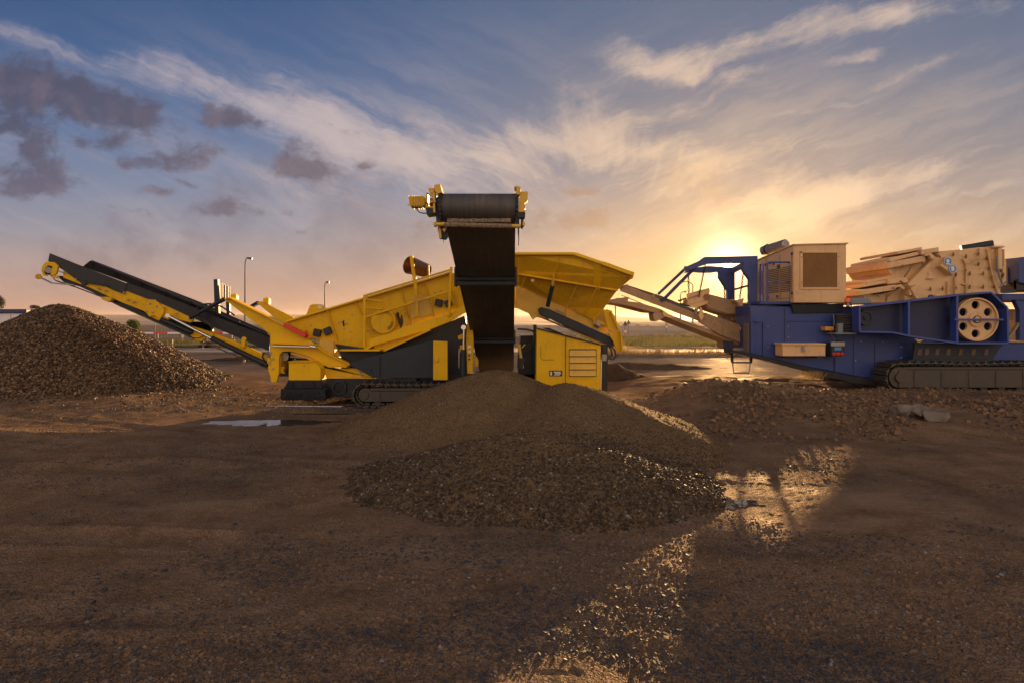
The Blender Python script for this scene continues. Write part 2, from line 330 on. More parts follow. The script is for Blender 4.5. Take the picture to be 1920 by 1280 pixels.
M['green_grass'] = leaf_mat('green_grass', (.05, .06, .02), (.14, .12, .045))
M['bark'] = paint('bark', (.08, .055, .04), rough=.8)
def hill_mat(name, a, b):
    m, T = mat(name); v = obc(T); n = T.noise(v, .02, 6, .6)
    finish(T, T.mix(T.ss(n, .35, .65), (*a, 1), (*b, 1)), .95, spec=.1); return m
M['hill'] = hill_mat('hill_earth', (.16, .12, .115), (.21, .16, .14))
M['hill2'] = hill_mat('hill_field', (.24, .19, .17), (.29, .23, .19))
M['asphalt'] = paint('asphalt', (.11, .095, .09), dust=(.15, .12, .10, 1), amt=.4, rough=.75, rust=0)

# ------------------------------------------------------------------ helpers
def thing(name, label, cat, loc=(0, 0, 0), group=None):
    o = bpy.data.objects.new(name, None); C.objects.link(o); o.location = loc; o.empty_display_size = .3
    o['label'] = label; o['category'] = cat
    if group: o['group'] = group
    return o
def tag(o, label, cat, group=None):
    o['label'] = label; o['category'] = cat
    if group: o['group'] = group
    return o
def link(name, me, m, parent=None):
    o = bpy.data.objects.new(name, me); C.objects.link(o)
    if m is not None: me.materials.append(m)
    if parent is not None:
        o.parent = parent
        if parent.type == 'EMPTY' and parent.parent is None: o.matrix_parent_inverse = Matrix.Translation(-Vector(parent.location))
    return o
class MB:
    def __init__(s): s.v = []; s.f = []
    def add(s, vs, fs):
        k = len(s.v); s.v += [tuple(v) for v in vs]; s.f += [tuple(i + k for i in f) for f in fs]; return s
    def slab(s, front, off):             # outline (3-D points) and an offset vector
        n = len(front); off = Vector(off)
        vs = [Vector(p) for p in front] + [Vector(p) + off for p in front]
        fs = [tuple(range(n)), tuple(range(2 * n - 1, n - 1, -1))] + [(i, i + n, (i + 1) % n + n, (i + 1) % n) for i in range(n)]
        return s.add(vs, fs)
    def poly(s, pts, D, t):              # outline given by photo pixels, on a plane D metres off, t metres thick
        return s.slab([W(p[0], p[1], p[2] if len(p) > 2 else D) for p in pts], (0, t, 0))
    def rect(s, x0, y0, x1, y1, D, t): return s.poly([(x0, y0), (x1, y0), (x1, y1), (x0, y1)], D, t)
    def box(s, x0, x1, y0, y1, z0, z1):
        return s.slab([(x0, y0, z0), (x1, y0, z0), (x1, y0, z1), (x0, y0, z1)], (0, y1 - y0, 0))
    def bar(s, a, b, w, h, up=(0, 1, 0)):    # beam from a to b; w along 'up', h across
        a, b = Vector(a), Vector(b); d = (b - a).normalized(); u = Vector(up); u = (u - d * u.dot(d)).normalized(); c = d.cross(u)
        q = [a + u * w / 2 * i + c * h / 2 * j for i, j in ((-1, -1), (1, -1), (1, 1), (-1, 1))]
        return s.slab(q, b - a)
    def tube(s, a, b, r, n=12, r2=None, cap=True):
        a, b = Vector(a), Vector(b); d = (b - a).normalized(); u = d.orthogonal().normalized(); w = d.cross(u); r2 = r if r2 is None else r2
        vs = [a + (u * math.cos(2 * math.pi * i / n) + w * math.sin(2 * math.pi * i / n)) * r for i in range(n)] + \
             [b + (u * math.cos(2 * math.pi * i / n) + w * math.sin(2 * math.pi * i / n)) * r2 for i in range(n)]
        fs = [(i, (i + 1) % n, (i + 1) % n + n, i + n) for i in range(n)]
        if cap: fs += [tuple(range(n - 1, -1, -1)), tuple(range(n, 2 * n))]
        return s.add(vs, fs)
    def path(s, pts, r, n=8):
        pts = [Vector(p) for p in pts]; k0 = len(s.v); u = None
        for i, p in enumerate(pts):
            d = (pts[min(i + 1, len(pts) - 1)] - pts[max(i - 1, 0)]).normalized()
            u = d.orthogonal().normalized() if u is None else (u - d * u.dot(d)).normalized()
            w = d.cross(u)
            for j in range(n):
                a = 2 * math.pi * j / n; s.v.append(tuple(p + (u * math.cos(a) + w * math.sin(a)) * r))
        for i in range(len(pts) - 1):
            for j in range(n):
                a = k0 + i * n; s.f.append((a + j, a + (j + 1) % n, a + n + (j + 1) % n, a + n + j))
        s.f.append(tuple(k0 + j for j in range(n - 1, -1, -1))); e = k0 + (len(pts) - 1) * n; s.f.append(tuple(e + j for j in range(n)))
        return s
    def ring(s, c, ax, r0, r1, t, n=32):     # flat annulus of thickness t along ax
        c = Vector(c); ax = Vector(ax).normalized(); u = ax.orthogonal().normalized(); w = ax.cross(u); k = len(s.v)
        for i in range(n):
            e = u * math.cos(2 * math.pi * i / n) + w * math.sin(2 * math.pi * i / n)
            for (r, o) in ((r0, 0), (r1, 0), (r1, t), (r0, t)): s.v.append(tuple(c + e * r + ax * o))
        for i in range(n):
            a = k + 4 * i; b = k + 4 * ((i + 1) % n)
            for j in range(4): s.f.append((a + j, a + (j + 1) % 4, b + (j + 1) % 4, b + j))
        return s
    def groups(s):
        n = len(s.v); par = list(range(n))
        def fd(a):
            while par[a] != a: par[a] = par[par[a]]; a = par[a]
            return a
        for f in s.f:
            r = fd(f[0])
            for i in f[1:]: par[fd(i)] = r
        comp = {}
        for i in range(n): comp.setdefault(fd(i), []).append(i)
        comp = list(comp.values()); bb = []
        for c in comp:
            a = np.array([s.v[i] for i in c]); bb.append((a.min(0) - .012, a.max(0) + .012))
        g = list(range(len(comp)))
        def fg(a):
            while g[a] != a: a = g[a]
            return a
        for i in range(len(comp)):
            for k in range(i):
                if (bb[i][0] <= bb[k][1]).all() and (bb[k][0] <= bb[i][1]).all(): g[fg(i)] = fg(k)
        out = {}
        for i, c in enumerate(comp): out.setdefault(fg(i), []).extend(c)
        return sorted(out.values(), key=lambda c: -float(np.prod(np.ptp(np.array([s.v[i] for i in c]), axis=0) + .01)))
    def build(s, name, m, parent=None, bevel=.006, smooth=False):
        if parent is None or name in WHOLE: return s.build1(name, m, parent, bevel, smooth)
        gr = s.groups()
        if len(gr) == 1 or len(gr) > 90: return s.build1(name, m, parent, bevel, smooth)
        first = None; own = {}
        for gi, c in enumerate(gr):
            for i in c: own[i] = gi
        parts = [MB() for _ in gr]; mp = {}
        for gi, c in enumerate(gr):
            for i in sorted(c): mp[i] = len(parts[gi].v); parts[gi].v.append(s.v[i])
        for f in s.f: parts[own[f[0]]].f.append(tuple(mp[i] for i in f))
        for q in parts:
            o = q.build1(name, m, parent, bevel, smooth); first = first or o
        return first
    def build1(s, name, m, parent=None, bevel=.006, smooth=False):
        me = bpy.data.meshes.new(name); me.from_pydata(s.v, [], s.f); 
        bm = bmesh.new(); bm.from_mesh(me); bmesh.ops.recalc_face_normals(bm, faces=bm.faces); bm.to_mesh(me); bm.free()
        o = link(name, me, M[m] if isinstance(m, str) else m, parent)
        if smooth:
            for p in me.polygons: p.use_smooth = True
            me.set_sharp_from_angle(angle=R(35))
        if bevel:
            b = o.modifiers.new('bevel', 'BEVEL'); b.width = bevel; b.segments = 1; b.limit_method = 'ANGLE'; b.angle_limit = R(40)
        return o
WHOLE = set('track louvre vent_slot cover_slot seam door_seam slot grille_wire mud_crust chain safety_chain wire wall_seam motor_fin cooling_fin sign_marking label_mark joint_rail rubber_bellows pictogram track_frame'.split())
def arc(cx, cy, rx, ry, a0, a1, n): return [(cx + rx * math.cos(R(a0 + (a1 - a0) * i / n)), cy - ry * math.sin(R(a0 + (a1 - a0) * i / n))) for i in range(n + 1)]

# value noise in numpy
_rng = np.random.default_rng(3); _P = _rng.random((512, 512))
def vn(x, y):
    xi = np.floor(x).astype(int); yi = np.floor(y).astype(int); fx = x - xi; fy = y - yi
    fx = fx * fx * (3 - 2 * fx); fy = fy * fy * (3 - 2 * fy); a = lambda i, j: _P[(xi + i) % 512, (yi + j) % 512]
    return (a(0, 0) * (1 - fx) + a(1, 0) * fx) * (1 - fy) + (a(0, 1) * (1 - fx) + a(1, 1) * fx) * fy
def fbm(x, y, o=5, g=.5):
    s = 0; am = 1; t = 0
    for i in range(o): s = s + am * vn(x * 2 ** i + 17.3 * i, y * 2 ** i + 9.1 * i); t += am; am *= g
    return s / t
def sst(x, a, b): t = np.clip((x - a) / (b - a), 0, 1); return t * t * (3 - 2 * t)

PUDDLES = [(-5.1, 9.95, 1.35, .32), (2.05, 5.72, .42, .17), (5.15, 17.6, .75, .35), (6.2, 17.1, .85, .38), (-4.3, 11.35, 1.6, .16), (-3.2, 10.6, .45, .05)]
PUDDLES = [(-4.25, 10.02, .92, .24), (2.07, 5.60, .26, .13), (5.25, 18.15, .62, .28), (6.15, 17.6, .95, .30), (-3.9, 11.9, 1.1, .06), (-3.6, 10.95, .45, .05)]
def ground_z(x, y):
    near = 1 - sst(y, 17, 24)
    z = near * ((fbm(x / 3.1 + 5, y / 2.2) - .5) * .075 + (fbm(x / .7, y / .6 + 30, 4) - .5) * .024 + (fbm(x / .13, y / .13, 3) - .5) * .018 + (vn(x / .035, y / .035) - .5) * .009 * (1 - sst(y, 7, 14)))
    z = z + .14 * sst(-x, 5.5, 9) * sst(y, 9.5, 12.5) * (1 - sst(y, 17, 22))
    bank = sst(x, 2.7, 4.3) * sst(y, 8.45, 10.9) * (1 - sst(y, 15.5, 19))
    z = z + bank * (.21 + .09 * (fbm(x / .9, y / .9, 3) - .5) * 2)
    z = z + .26 * np.exp(-((x - 4.9) / 1.9) ** 2 - ((y - 12.3) / .75) ** 2) * sst(x, 2.7, 4)
    z = z + .10 * np.exp(-((x - 3.1) / 1.2) ** 2 - ((y - 12.0) / .9) ** 2)
    # low ridges of swept gravel on the left
    rd = np.abs(y - (7.6 + .25 * np.sin(x * .9) + .12 * x)); z = z + .05 * np.exp(-(rd / .18) ** 2) * sst(-x, 2.0, 4.5) * (1 - sst(-x, 9, 12))
    rd = np.abs(y - (9.0 + .2 * np.sin(x * 1.3 + 1))); z = z + .05 * np.exp(-(rd / .22) ** 2) * sst(-x, 4.5, 6) * (1 - sst(-x, 9, 12))
    for (y0, sl_, cv, dep) in ((3.1, .10, .02, .030), (4.75, .10, .02, .030), (6.9, -.10, .015, .022), (8.3, -.10, .015, .022)):
        rd = (y - (y0 + sl_ * x + cv * x * x + .10 * np.sin(x * .8 + y0))) / .16
        z = z + near * dep * .7 * (1 - .9 * sst(x, -1.8, -.8)) * (-np.exp(-rd ** 4) * (.8 + .3 * (np.sin(x * 34 + np.abs(rd) * 2.5) > 0)) + .7 * np.exp(-((np.abs(rd) - 1.4) / .35) ** 2)) * (.35 + .9 * sst(fbm(x / 1.8 + y0, y / 1.8, 3), .42, .6))
    for (px, py, a, b) in PUDDLES:
        k = ((x - px) / (a * 1.7)) ** 2 + ((y - py) / (b * 2.4)) ** 2
        z = z * (1 - .97 * np.exp(-k * k * .8)) - .012 * np.exp(-((x - px) / a) ** 2 * 2 - ((y - py) / b) ** 2 * 2)
    return z
def coneA(x, y, cx, cy, h, rl, rr, rf, rb, e=1.25, rnd=.12):
    dx = (x - cx) / np.where(x < cx, rl, rr); dy = (y - cy) / np.where(y < cy, rf, rb)
    r = np.sqrt(dx * dx + dy * dy + rnd * rnd) - rnd * .6
    return h * (1 - np.maximum(r, 0) ** e)
def pile_c(x, y):
    a = coneA(x, y, -.32, 9.4, 1.04, 2.55, 2.6, 1.65, 2.1, 1.08)
    b = coneA(x, y, .80, 8.75, .90, 1.5, 2.35, 2.3, 2.0, 1.04)
    c = coneA(x, y, .30, 6.75, .53, 2.15, 1.75, 1.9, 1.15, 1.02, .07)
    d = coneA(x, y, .95, 6.25, .36, 1.2, 1.25, 1.3, 1.6, 1.02, .08)
    k = 22.0; s = np.log(sum(np.exp(np.clip(k * t, -40, 40)) for t in (a, b, c, d))) / k
    return s + (fbm(x / .5 + 3, y / .5, 4) - .5) * .06 + (fbm(x / .09, y / .09, 3) - .5) * .022 - .02
def pile_l(x, y):
    a = coneA(x, y, -12.15, 15.3, 2.10, 3.7, 3.9, 2.9, 3.6, 1.12, .10) + .12
    b = coneA(x, y, -10.9, 14.6, 1.25, 2.0, 2.6, 2.0, 2.0, 1.1, .15) + .10
    c = coneA(x, y, -14.6, 14.6, 1.35, 2.2, 2.2, 2.2, 2.2, 1.1, .15) + .10
    k = 12.0; s = np.log(sum(np.exp(np.clip(k * t, -40, 40)) for t in (a, b, c))) / k
    return s + (fbm(x / .8 + 3, y / .8, 4) - .5) * .16 + (fbm(x / .12, y / .12, 3) - .5) * .05
def grid_mesh(name, xs, ys, zf, keep=None):
    X, Y = np.meshgrid(xs, ys); Z = zf(X, Y); nx, ny = len(xs), len(ys)
    co = np.stack([X, Y, Z], -1).reshape(-1, 3)
    i = np.arange((ny - 1) * (nx - 1)); r, c = np.divmod(i, nx - 1); a = r * nx + c
    q = np.stack([a, a + 1, a + nx + 1, a + nx], 1)
    if keep is not None:
        kk = keep(X, Y, Z).reshape(-1); q = q[kk[q].any(1)]
        used = np.unique(q); mp = np.zeros(len(co), int); mp[used] = np.arange(len(used)); co = co[used]; q = mp[q]
    return np_mesh(name, co, q)
def np_mesh(name, co, faces, tint=None, smooth=True):
    me = bpy.data.meshes.new(name); n = faces.shape[1]
    me.vertices.add(len(co)); me.vertices.foreach_set('co', np.ascontiguousarray(co, dtype=np.float32).ravel())
    me.loops.add(faces.size); me.loops.foreach_set('vertex_index', np.ascontiguousarray(faces, dtype=np.int32).ravel())
    me.polygons.add(len(faces)); me.polygons.foreach_set('loop_start', np.arange(0, faces.size, n, dtype=np.int32))
    me.update(calc_edges=True)
    me.polygons.foreach_set('use_smooth', np.full(len(faces), smooth))
    if tint is not None:
        at = me.attributes.new('tint', 'FLOAT', 'POINT'); at.data.foreach_set('value', np.ascontiguousarray(tint, dtype=np.float32))
    me.validate(); me.update(); return me
CUBE = np.array([[-1, -1, -1], [1, -1, -1], [1, 1, -1], [-1, 1, -1], [-1, -1, 1], [1, -1, 1], [1, 1, 1], [-1, 1, 1]], float)
CF = np.array([[0, 3, 2, 1], [4, 5, 6, 7], [0, 1, 5, 4], [1, 2, 6, 5], [2, 3, 7, 6], [3, 0, 4, 7]])
def stones(name, x, y, z, s, m, parent=None, seed=0, flat=.62, tint=None):
    g = np.random.default_rng(seed); n = len(x)
    v = CUBE[None] * (.62 + .5 * g.random((n, 8, 3)))
    v[:, 4:, :2] *= (.45 + .5 * g.random((n, 1, 1)))
    v[:, :, 2] *= flat; v[:, :, 1] *= (.6 + .4 * g.random((n, 1)))
    q = g.normal(size=(n, 4)) * np.array([1, .35, .35, 1]); q /= np.linalg.norm(q, axis=1)[:, None]; w_, a, b, c = q.T
    Rm = np.stack([1 - 2 * (b * b + c * c), 2 * (a * b - c * w_), 2 * (a * c + b * w_), 2 * (a * b + c * w_), 1 - 2 * (a * a + c * c), 2 * (b * c - a * w_),
                   2 * (a * c - b * w_), 2 * (b * c + a * w_), 1 - 2 * (a * a + b * b)], 1).reshape(n, 3, 3)
    v = np.einsum('nij,nkj->nki', Rm, v) * (s / 2)[:, None, None] + np.stack([x, y, z], 1)[:, None, :]
    f = (CF[None] + (np.arange(n) * 8)[:, None, None]).reshape(-1, 4)
    tt = g.random(n) if tint is None else tint
    me = np_mesh(name, v.reshape(-1, 3), f, np.repeat(tt, 8), smooth=False)
    return link(name, me, m, parent)

# ------------------------------------------------------------------ ground and roads
ys = np.concatenate([np.linspace(-6, 1.6, 30), 1.7 * (24 / 1.7) ** (np.linspace(0, 1, 620)), 25 * (2400 / 25) ** (np.linspace(0, 1, 50)[0:])])
xh = np.concatenate([np.arange(0, 3.5, .022), np.arange(3.5, 9, .04), np.arange(9, 20, .10), 20 * (2400 / 20) ** np.linspace(0, 1, 40)])
xs = np.concatenate([-xh[:0:-1], xh])
g_o = link('ground', grid_mesh('ground', xs, ys, ground_z), M['ground']); g_o['kind'] = 'structure'

def sheet(name, x0, x1, y0, y1, z, m):
    b = MB(); b.slab([(x0, y0, z), (x1, y0, z), (x1, y1, z), (x0, y1, z)], (0, 0, .004)); o = b.build(name, m, None, 0); o['kind'] = 'structure'; return o
sheet('road', -160, 200, 32, 36.5, .008, 'asphalt')

# raised motorway behind, its concrete side and deck
b = MB()
b.slab([(-10, 62, -.2), (260, 62, -.2), (260, 62, .88), (-10, 62, .88)], (0, 9, 0))
b.slab([(-10, 62, .885), (260, 62, .885), (260, 62, 1.16), (-10, 62, 1.16)], (0, .25, 0))
wall = b.build('retaining_wall', 'concrete', None, .02); tag(wall, 'long pale concrete retaining wall carrying the raised motorway behind the green verge', 'wall')
b = MB()
for k in range(90): b.bar((-8 + 3 * k, 61.96, .78), (-8 + 3 * k, 61.96, .42), .04, .02)
b.bar((-10, 61.95, .50), (260, 61.95, .50), .10, .05); b.build('joint_rail', 'galv', wall, 0)

def hills(name, x0, x1, D, dep, base_h, amp, m, seed, sc_=60.0):
    xs = np.linspace(x0, x1, 160); ys = np.linspace(D, D + dep, 14)
    def zf(X, Y):
        t = (Y - D) / dep; e = sst(X, x0, x0 + (x1 - x0) * .06) * (1 - sst(X, x1 - (x1 - x0) * .06, x1))
        return np.sin(np.clip(t, 0, 1) * math.pi) ** .6 * e * (base_h + amp * (fbm(X / sc_ + seed, Y / sc_ + seed, 4) - .5) * 2) - .4
    o = link(name, grid_mesh(name, xs, ys, zf), M[m]); o['kind'] = 'structure'; return o
hills('hills', -1500, 260, 700, 420, 10.5, 1.6, 'hill', 3, 140)
hills('hills', -400, 30, 190, 70, 1.35, .15, 'hill2', 9, 60)
hills('hills', 120, 1900, 900, 420, -1.2 + 3.0, 1.0, 'hill', 21, 140)

# ------------------------------------------------------------------ stone scatter
rg = np.random.default_rng(11)
def pts(n, y0, y1, pw, margin=1.25):
    t = rg.random(n); a = 1 - pw; y = (y0 ** a + t * (y1 ** a - y0 ** a)) ** (1 / a)
    x = (rg.random(n) * 2 - 1) * .9 * margin * y; return x, y
def ground_stones():
    X, Y, S = [], [], []
    for (n, y0, y1, pw, s0, s1, thr) in ((90000, 2.2, 6.0, 1.6, .006, .016, .49), (34000, 2.3, 9, 1.7, .014, .036, .53), (22000, 5, 14, 1.3, .014, .036, .58), (1500, 2.4, 12, 1.5, .028, .050, .46)):
        x, y = pts(n, y0, y1, pw)
        dn = fbm(x / 1.4 + 40, y / .9 + 11, 4)
        left = sst(-x / y, .15, .5) * .08 + sst(5.2 - y, 0, 2.5) * .09 + sst(3.7 - y, 0, .6) * .07
        k = (dn + left + .16 * (rg.random(n) - .5)) > thr
        rd = np.abs(y - (7.6 + .25 * np.sin(x * .9) + .12 * x)) < .3
        k |= rd & (x < -2.2) & (rg.random(n) < .7)
        for (px, py, a, b) in PUDDLES: k &= ((x - px) / a) ** 2 + ((y - py) / b) ** 2 > 1.0
        k &= pile_c(x, y) < .02
        k &= ~((x > 3.2) & (y > 8.8))
        x, y = x[k], y[k]; X.append(x); Y.append(y); S.append(s0 + (s1 - s0) * rg.random(len(x)) ** 2)
    for (n, x0, x1, y0, y1) in ((5000, -5.2, 1.0, 11.15, 11.75), (2500, 1.0, 3.2, 11.0, 12.6), (6000, -8, -2.6, 11.0, 13.5)):
        x = x0 + rg.random(n) * (x1 - x0); y = y0 + rg.random(n) * (y1 - y0); k = (fbm(x / .5, y / .4, 3) > .42) & (pile_c(x, y) < .02)
        for (px, py, a, b) in PUDDLES: k &= ((x - px) / a) ** 2 + ((y - py) / b) ** 2 > 1.0
        X.append(x[k]); Y.append(y[k]); S.append(.015 + .035 * rg.random(k.sum()) ** 2)
    X, Y, S = map(np.concatenate, (X, Y, S))
    cl = sst(fbm(X / .9 + 70, Y / .5 + 20, 3), .44, .58); tn = np.clip(rg.random(len(X)) * (1 - .62 * cl) + .12 * (1 - cl), 0, 1); tn = tn * .94; tn[rg.random(len(X)) < .014] = .99
    o = stones('loose_gravel', X, Y, ground_z(X, Y) - S * .10, S, M['stones'], None, 5, tint=tn); o['kind'] = 'stuff'
    o['label'] = 'dark loose gravel strewn over the brown dirt in the foreground'
ground_stones()
def bank_stones():
    n = 42000; x = 2.6 + rg.random(n) * 16; y = 8.3 + rg.random(n) ** 1.2 * 5.2
    k = (sst(x, 2.7, 3.9) * sst(y, 8.3, 9.4) * (1 - .75 * sst(y, 10.8, 12.6)) > rg.random(n)) & (x < y * 1.05 + 1) & (fbm(x / .8, y / .6, 3) + .3 * rg.random(n) > .60)
    x, y = x[k], y[k]; s = .012 + .085 * rg.random(len(x)) ** 5 + .02 * rg.random(len(x))
    o = stones('bank_rubble', x, y, ground_z(x, y) + s * .15, s, M['stones'], None, 8, .7, tint=.2 + .6 * rg.random(len(x))); o['kind'] = 'stuff'
    o['label'] = 'brown rubble covering the low bank in front of the blue crusher'
bank_stones()

# ------------------------------------------------------------------ piles
def pile(name, label, fn, x0, x1, y0, y1, st, m):
    me = grid_mesh(name, np.arange(x0, x1, st), np.arange(y0, y1, st), lambda X, Y: np.maximum(fn(X, Y), ground_z(X, Y) - .03), lambda X, Y, Z: fn(X, Y) > ground_z(X, Y) - .025)
    o = link(name, me, M[m]); return tag(o, label, 'pile')
pc_o = pile('gravel_pile', 'wide low heap of fine brown crushed stone under the black belt conveyor', pile_c, -3.6, 4.2, 3.6, 11.6, .025, 'sand')
n = 150000; x = -3.4 + rg.random(n) * 7.4; y = 3.8 + rg.random(n) ** 1.3 * 6.2; h = pile_c(x, y); gz = ground_z(x, y)
coarse = sst(.66 - h + .5 * (fbm(x / .5, y / .5, 4) - .5), 0, .5) * sst(7.9 - y, 0, 1.4)
k = (h > gz - .01) & (rg.random(n) < .13 + .50 * coarse)
x, y, h, co_ = x[k], y[k], h[k], coarse[k]; s = .010 + .012 * rg.random(len(x)) + co_ * .020 * rg.random(len(x)) ** 1.5
o = stones('surface_stones', x, y, h + s * .02, s, M['heap_stones'], pc_o, 21, .75, tint=rg.random(len(x))); o['kind'] = 'stuff'
pl_o = pile('gravel_pile', 'tall heap of coarse brown gravel under the raised end of the left conveyor', pile_l, -18.5, -6.8, 11.6, 20, .07, 'gravel_base')
n = 120000; x = -18.3 + rg.random(n) * 11.6; y = 11.6 + rg.random(n) * 5.6; h = pile_l(x, y); k = h > ground_z(x, y) - .02
x, y, h = x[k], y[k], h[k]; s = .032 + .042 * rg.random(len(x)) ** 2.2
o = stones('surface_stones', x, y, h + s * .1, s, M['pile_stones'], pl_o, 31, .7); o['kind'] = 'stuff'
# scattered stones round the left heap
n = 9000; x = -16 + rg.random(n) * 11.5; y = 10.8 + rg.random(n) * 4; k = (pile_l(x, y) < ground_z(x, y)) & (rg.random(n) < np.exp(-np.maximum(0, -pile_l(x, y)) * 2.2))
x, y = x[k], y[k]; s = .02 + .04 * rg.random(len(x)) ** 2
o = stones('spilled_gravel', x, y, ground_z(x, y) + s * .12, s, M['pile_stones'], None, 33); o['kind'] = 'stuff'; o['label'] = 'brown gravel spilled round the foot of the left heap'
# small earth heaps on the hardstanding
def small_heap(label, cx, cy, h, rx, ry, seed):
    f = lambda X, Y: coneA(X, Y, cx, cy, h, rx, rx * 1.3, ry, ry, 1.2, .2) + (fbm(X / .4 + seed, Y / .4, 4) - .5) * h * .7 + .0
    me = grid_mesh('earth_heap', np.arange(cx - rx * 1.5, cx + rx * 1.8, .05), np.arange(cy - ry * 1.5, cy + ry * 1.5, .05), lambda X, Y: np.maximum(f(X, Y), ground_z(X, Y) - .02), lambda X, Y, Z: f(X, Y) > ground_z(X, Y) - .015)
    return tag(link('earth_heap', me, M['gravel_base']), label, 'heap', 'small heaps of earth on the hardstanding')
small_heap('small pointed heap of dark earth beside the right end of the yellow machine', 3.25, 17.6, .42, .75, .8, 4)
small_heap('long low dark ridge of earth lying in front of the guardrail', 4.6, 21.5, .20, 2.2, .7, 14)
small_heap('thin dark ridge of earth behind the left conveyor, beside the road', -11.5, 25.5, .22, 2.2, .6, 24)

# puddles
def puddle(label, cx, cy, a, b, seed):
    n = 90; P = []
    for i in range(n):
        t = 2 * math.pi * i / n; k = 1 + .28 * (float(vn(np.array(3 * math.cos(t) + seed * 7.1 + 50), np.array(3 * math.sin(t) + 50))) - .5) * 2 + .22 * (float(vn(np.array(11 * math.cos(t) + seed * 3.1 + 90), np.array(11 * math.sin(t) + 90))) - .5) * 2
        P.append((cx + a * k * math.cos(t), cy + b * k * math.sin(t), .004))
    me = bpy.data.meshes.new('puddle'); me.from_pydata(P + [(p[0], p[1], -.02) for p in P], [], [tuple(range(n))] + [(i, i + n, (i + 1) % n + n, (i + 1) % n) for i in range(n)])
    o = link('puddle', me, M['water']); o['kind'] = 'structure'; o['label'] = label
for i, (p, l) in enumerate(zip(PUDDLES, ['pale puddle left of the central heap', 'small puddle at the right foot of the central heap', 'narrow puddle catching the sun on the hardstanding', 'long puddle glowing gold below the sun', 'thin puddle beside the track of the yellow machine', 'tiny puddle between the heap and the yellow machine'])):
    puddle(l, *p[:2], p[2] * 1.15, p[3] * 1.25, i + 1)

# boulders on the right bank
def boulder(label, px, py, D, sx, sz, seed):
    random.seed(seed); bm = bmesh.new(); bmesh.ops.create_icosphere(bm, subdivisions=2, radius=1)
    dirs = [Vector((random.gauss(0, 1), random.gauss(0, 1), random.gauss(0, 1))).normalized() for _ in range(9)]
    for v in bm.verts:
        for q in dirs:
            dd = v.co.dot(q) - .62
            if dd > 0: v.co -= q * dd
        v.co = Vector((v.co.x * sx, v.co.y * sx * .8, v.co.z * sz)) * (1 + random.uniform(-.07, .07))
    me = bpy.data.meshes.new('boulder'); bm.to_mesh(me); bm.free(); c = W(px, py, D); c.z = max(c.z, float(ground_z(np.array(c.x), np.array(c.y))) + sz * .5)
    at = me.attributes.new('tint', 'FLOAT', 'POINT'); at.data.foreach_set('value', [random.random() for _ in me.vertices])
    for v in me.vertices: v.co += c
    return tag(link('boulder', me, M['rock']), label, 'boulder', 'grey boulders on the bank')
boulder('rounded brownish boulder, left one of the three big rocks on the right bank', 1690, 771, 10.0, .22, .17, 3)
boulder('pale angular boulder, middle of the three big rocks on the right bank', 1722, 768, 10.0, .21, .16, 5)
boulder('wide flat pale boulder, right one of the three big rocks on the right bank', 1752, 782, 9.8, .25, .16, 8)
boulder('small pale rock lying in front of the ladder of the blue crusher', 1412, 716, 11.9, .08, .05, 12)

# ==================================================================  YELLOW SCREENER
scr = thing('mobile_screener', 'long yellow tracked screening machine with a black belt conveyor facing the camera', 'screening machine', (0, 13, 0))
# --- tail conveyor (left)
D0 = 12.55
b = MB()
b.poly([(118, 508), (125, 509), (160, 529), (197, 536), (236, 545), (276, 561), (309, 572), (358, 593), (362, 600), (357, 605), (323, 597), (304, 604), (281, 594), (270, 584), (225, 566), (169, 540), (118, 521)], D0, .07)
b.poly([(118, 508), (125, 509), (236, 545), (309, 572), (362, 600), (281, 594), (169, 540), (118, 521)], D0 + 1.05, .07)
b.poly([(360, 612), (403, 625), (457, 646), (503, 668), (500, 680), (450, 659), (403, 638), (362, 622)], D0, .07)
b.poly([(360, 612), (403, 625), (503, 668), (500, 680), (362, 622)], D0 + 1.05, .07)
for (px, py) in ((200, 545), (300, 590), (420, 635)): b.bar(W(px, py, D0 + .06), W(px, py, D0 + 1.06), .08, .05, (0, 0, 1))
tail = b.build('tail_conveyor', 'yellow', scr)
tail['label'] = 'raised conveyor arm pointing up to the left'
b = MB()
b.poly([(93, 475), (155, 500), (238, 532), (233, 552), (214, 545), (190, 534), (160, 531), (152, 531), (120, 508), (108, 500), (97, 499), (90, 489)], D0 - .03, .02)
b.poly([(238, 530), (300, 552), (368, 578), (420, 600), (506, 632), (505, 658), (470, 643), (420, 622), (362, 597), (300, 568), (235, 545)], D0 - .02, .02)
b.poly([(100, 480), (155, 502), (506, 634), (505, 655), (420, 620), (300, 566), (155, 520)], D0 + 1.12, .02)
b.build('side_panel', 'black', tail, .003)
b = MB()      # folded upper skirt, leaning outward
b.poly([(155, 500, D0 + .02), (169, 489, D0 - .06), (295, 538, D0 - .06), (374, 571, D0 - .06), (430, 596, D0 - .06), (506, 630, D0 - .06), (506, 636, D0 + .02), (400, 591, D0 + .02), (245, 533, D0 + .02)], D0, .025)
b.poly([(165, 498, D0 + 1.1), (172, 488, D0 + 1.2), (374, 566, D0 + 1.2), (500, 622, D0 + 1.2), (506, 634, D0 + 1.1)], D0, .02)
b.build('belt_skirt', 'black', tail, .003)
b = MB()
for i in range(7):
    x = 172 + i * 46; y = 492 + i * 18.4; b.bar(W(x, y, D0 - .075), W(x + 1.2, y + 9.5, D0 - .01), .02, .03)
b.build('skirt_bracket', 'black', tail, .002)
b = MB()      # carrying belt and sagging return belt
b.slab([W(100, 487, D0 + .08), W(506, 645, D0 + .08), W(506, 645, D0 + 1.02), W(100, 487, D0 + 1.02)], (0, 0, -.012))
ret = [(86, 505), (104, 525), (141, 537), (191, 556), (225, 573), (281, 598), (360, 632), (430, 660), (500, 688)]
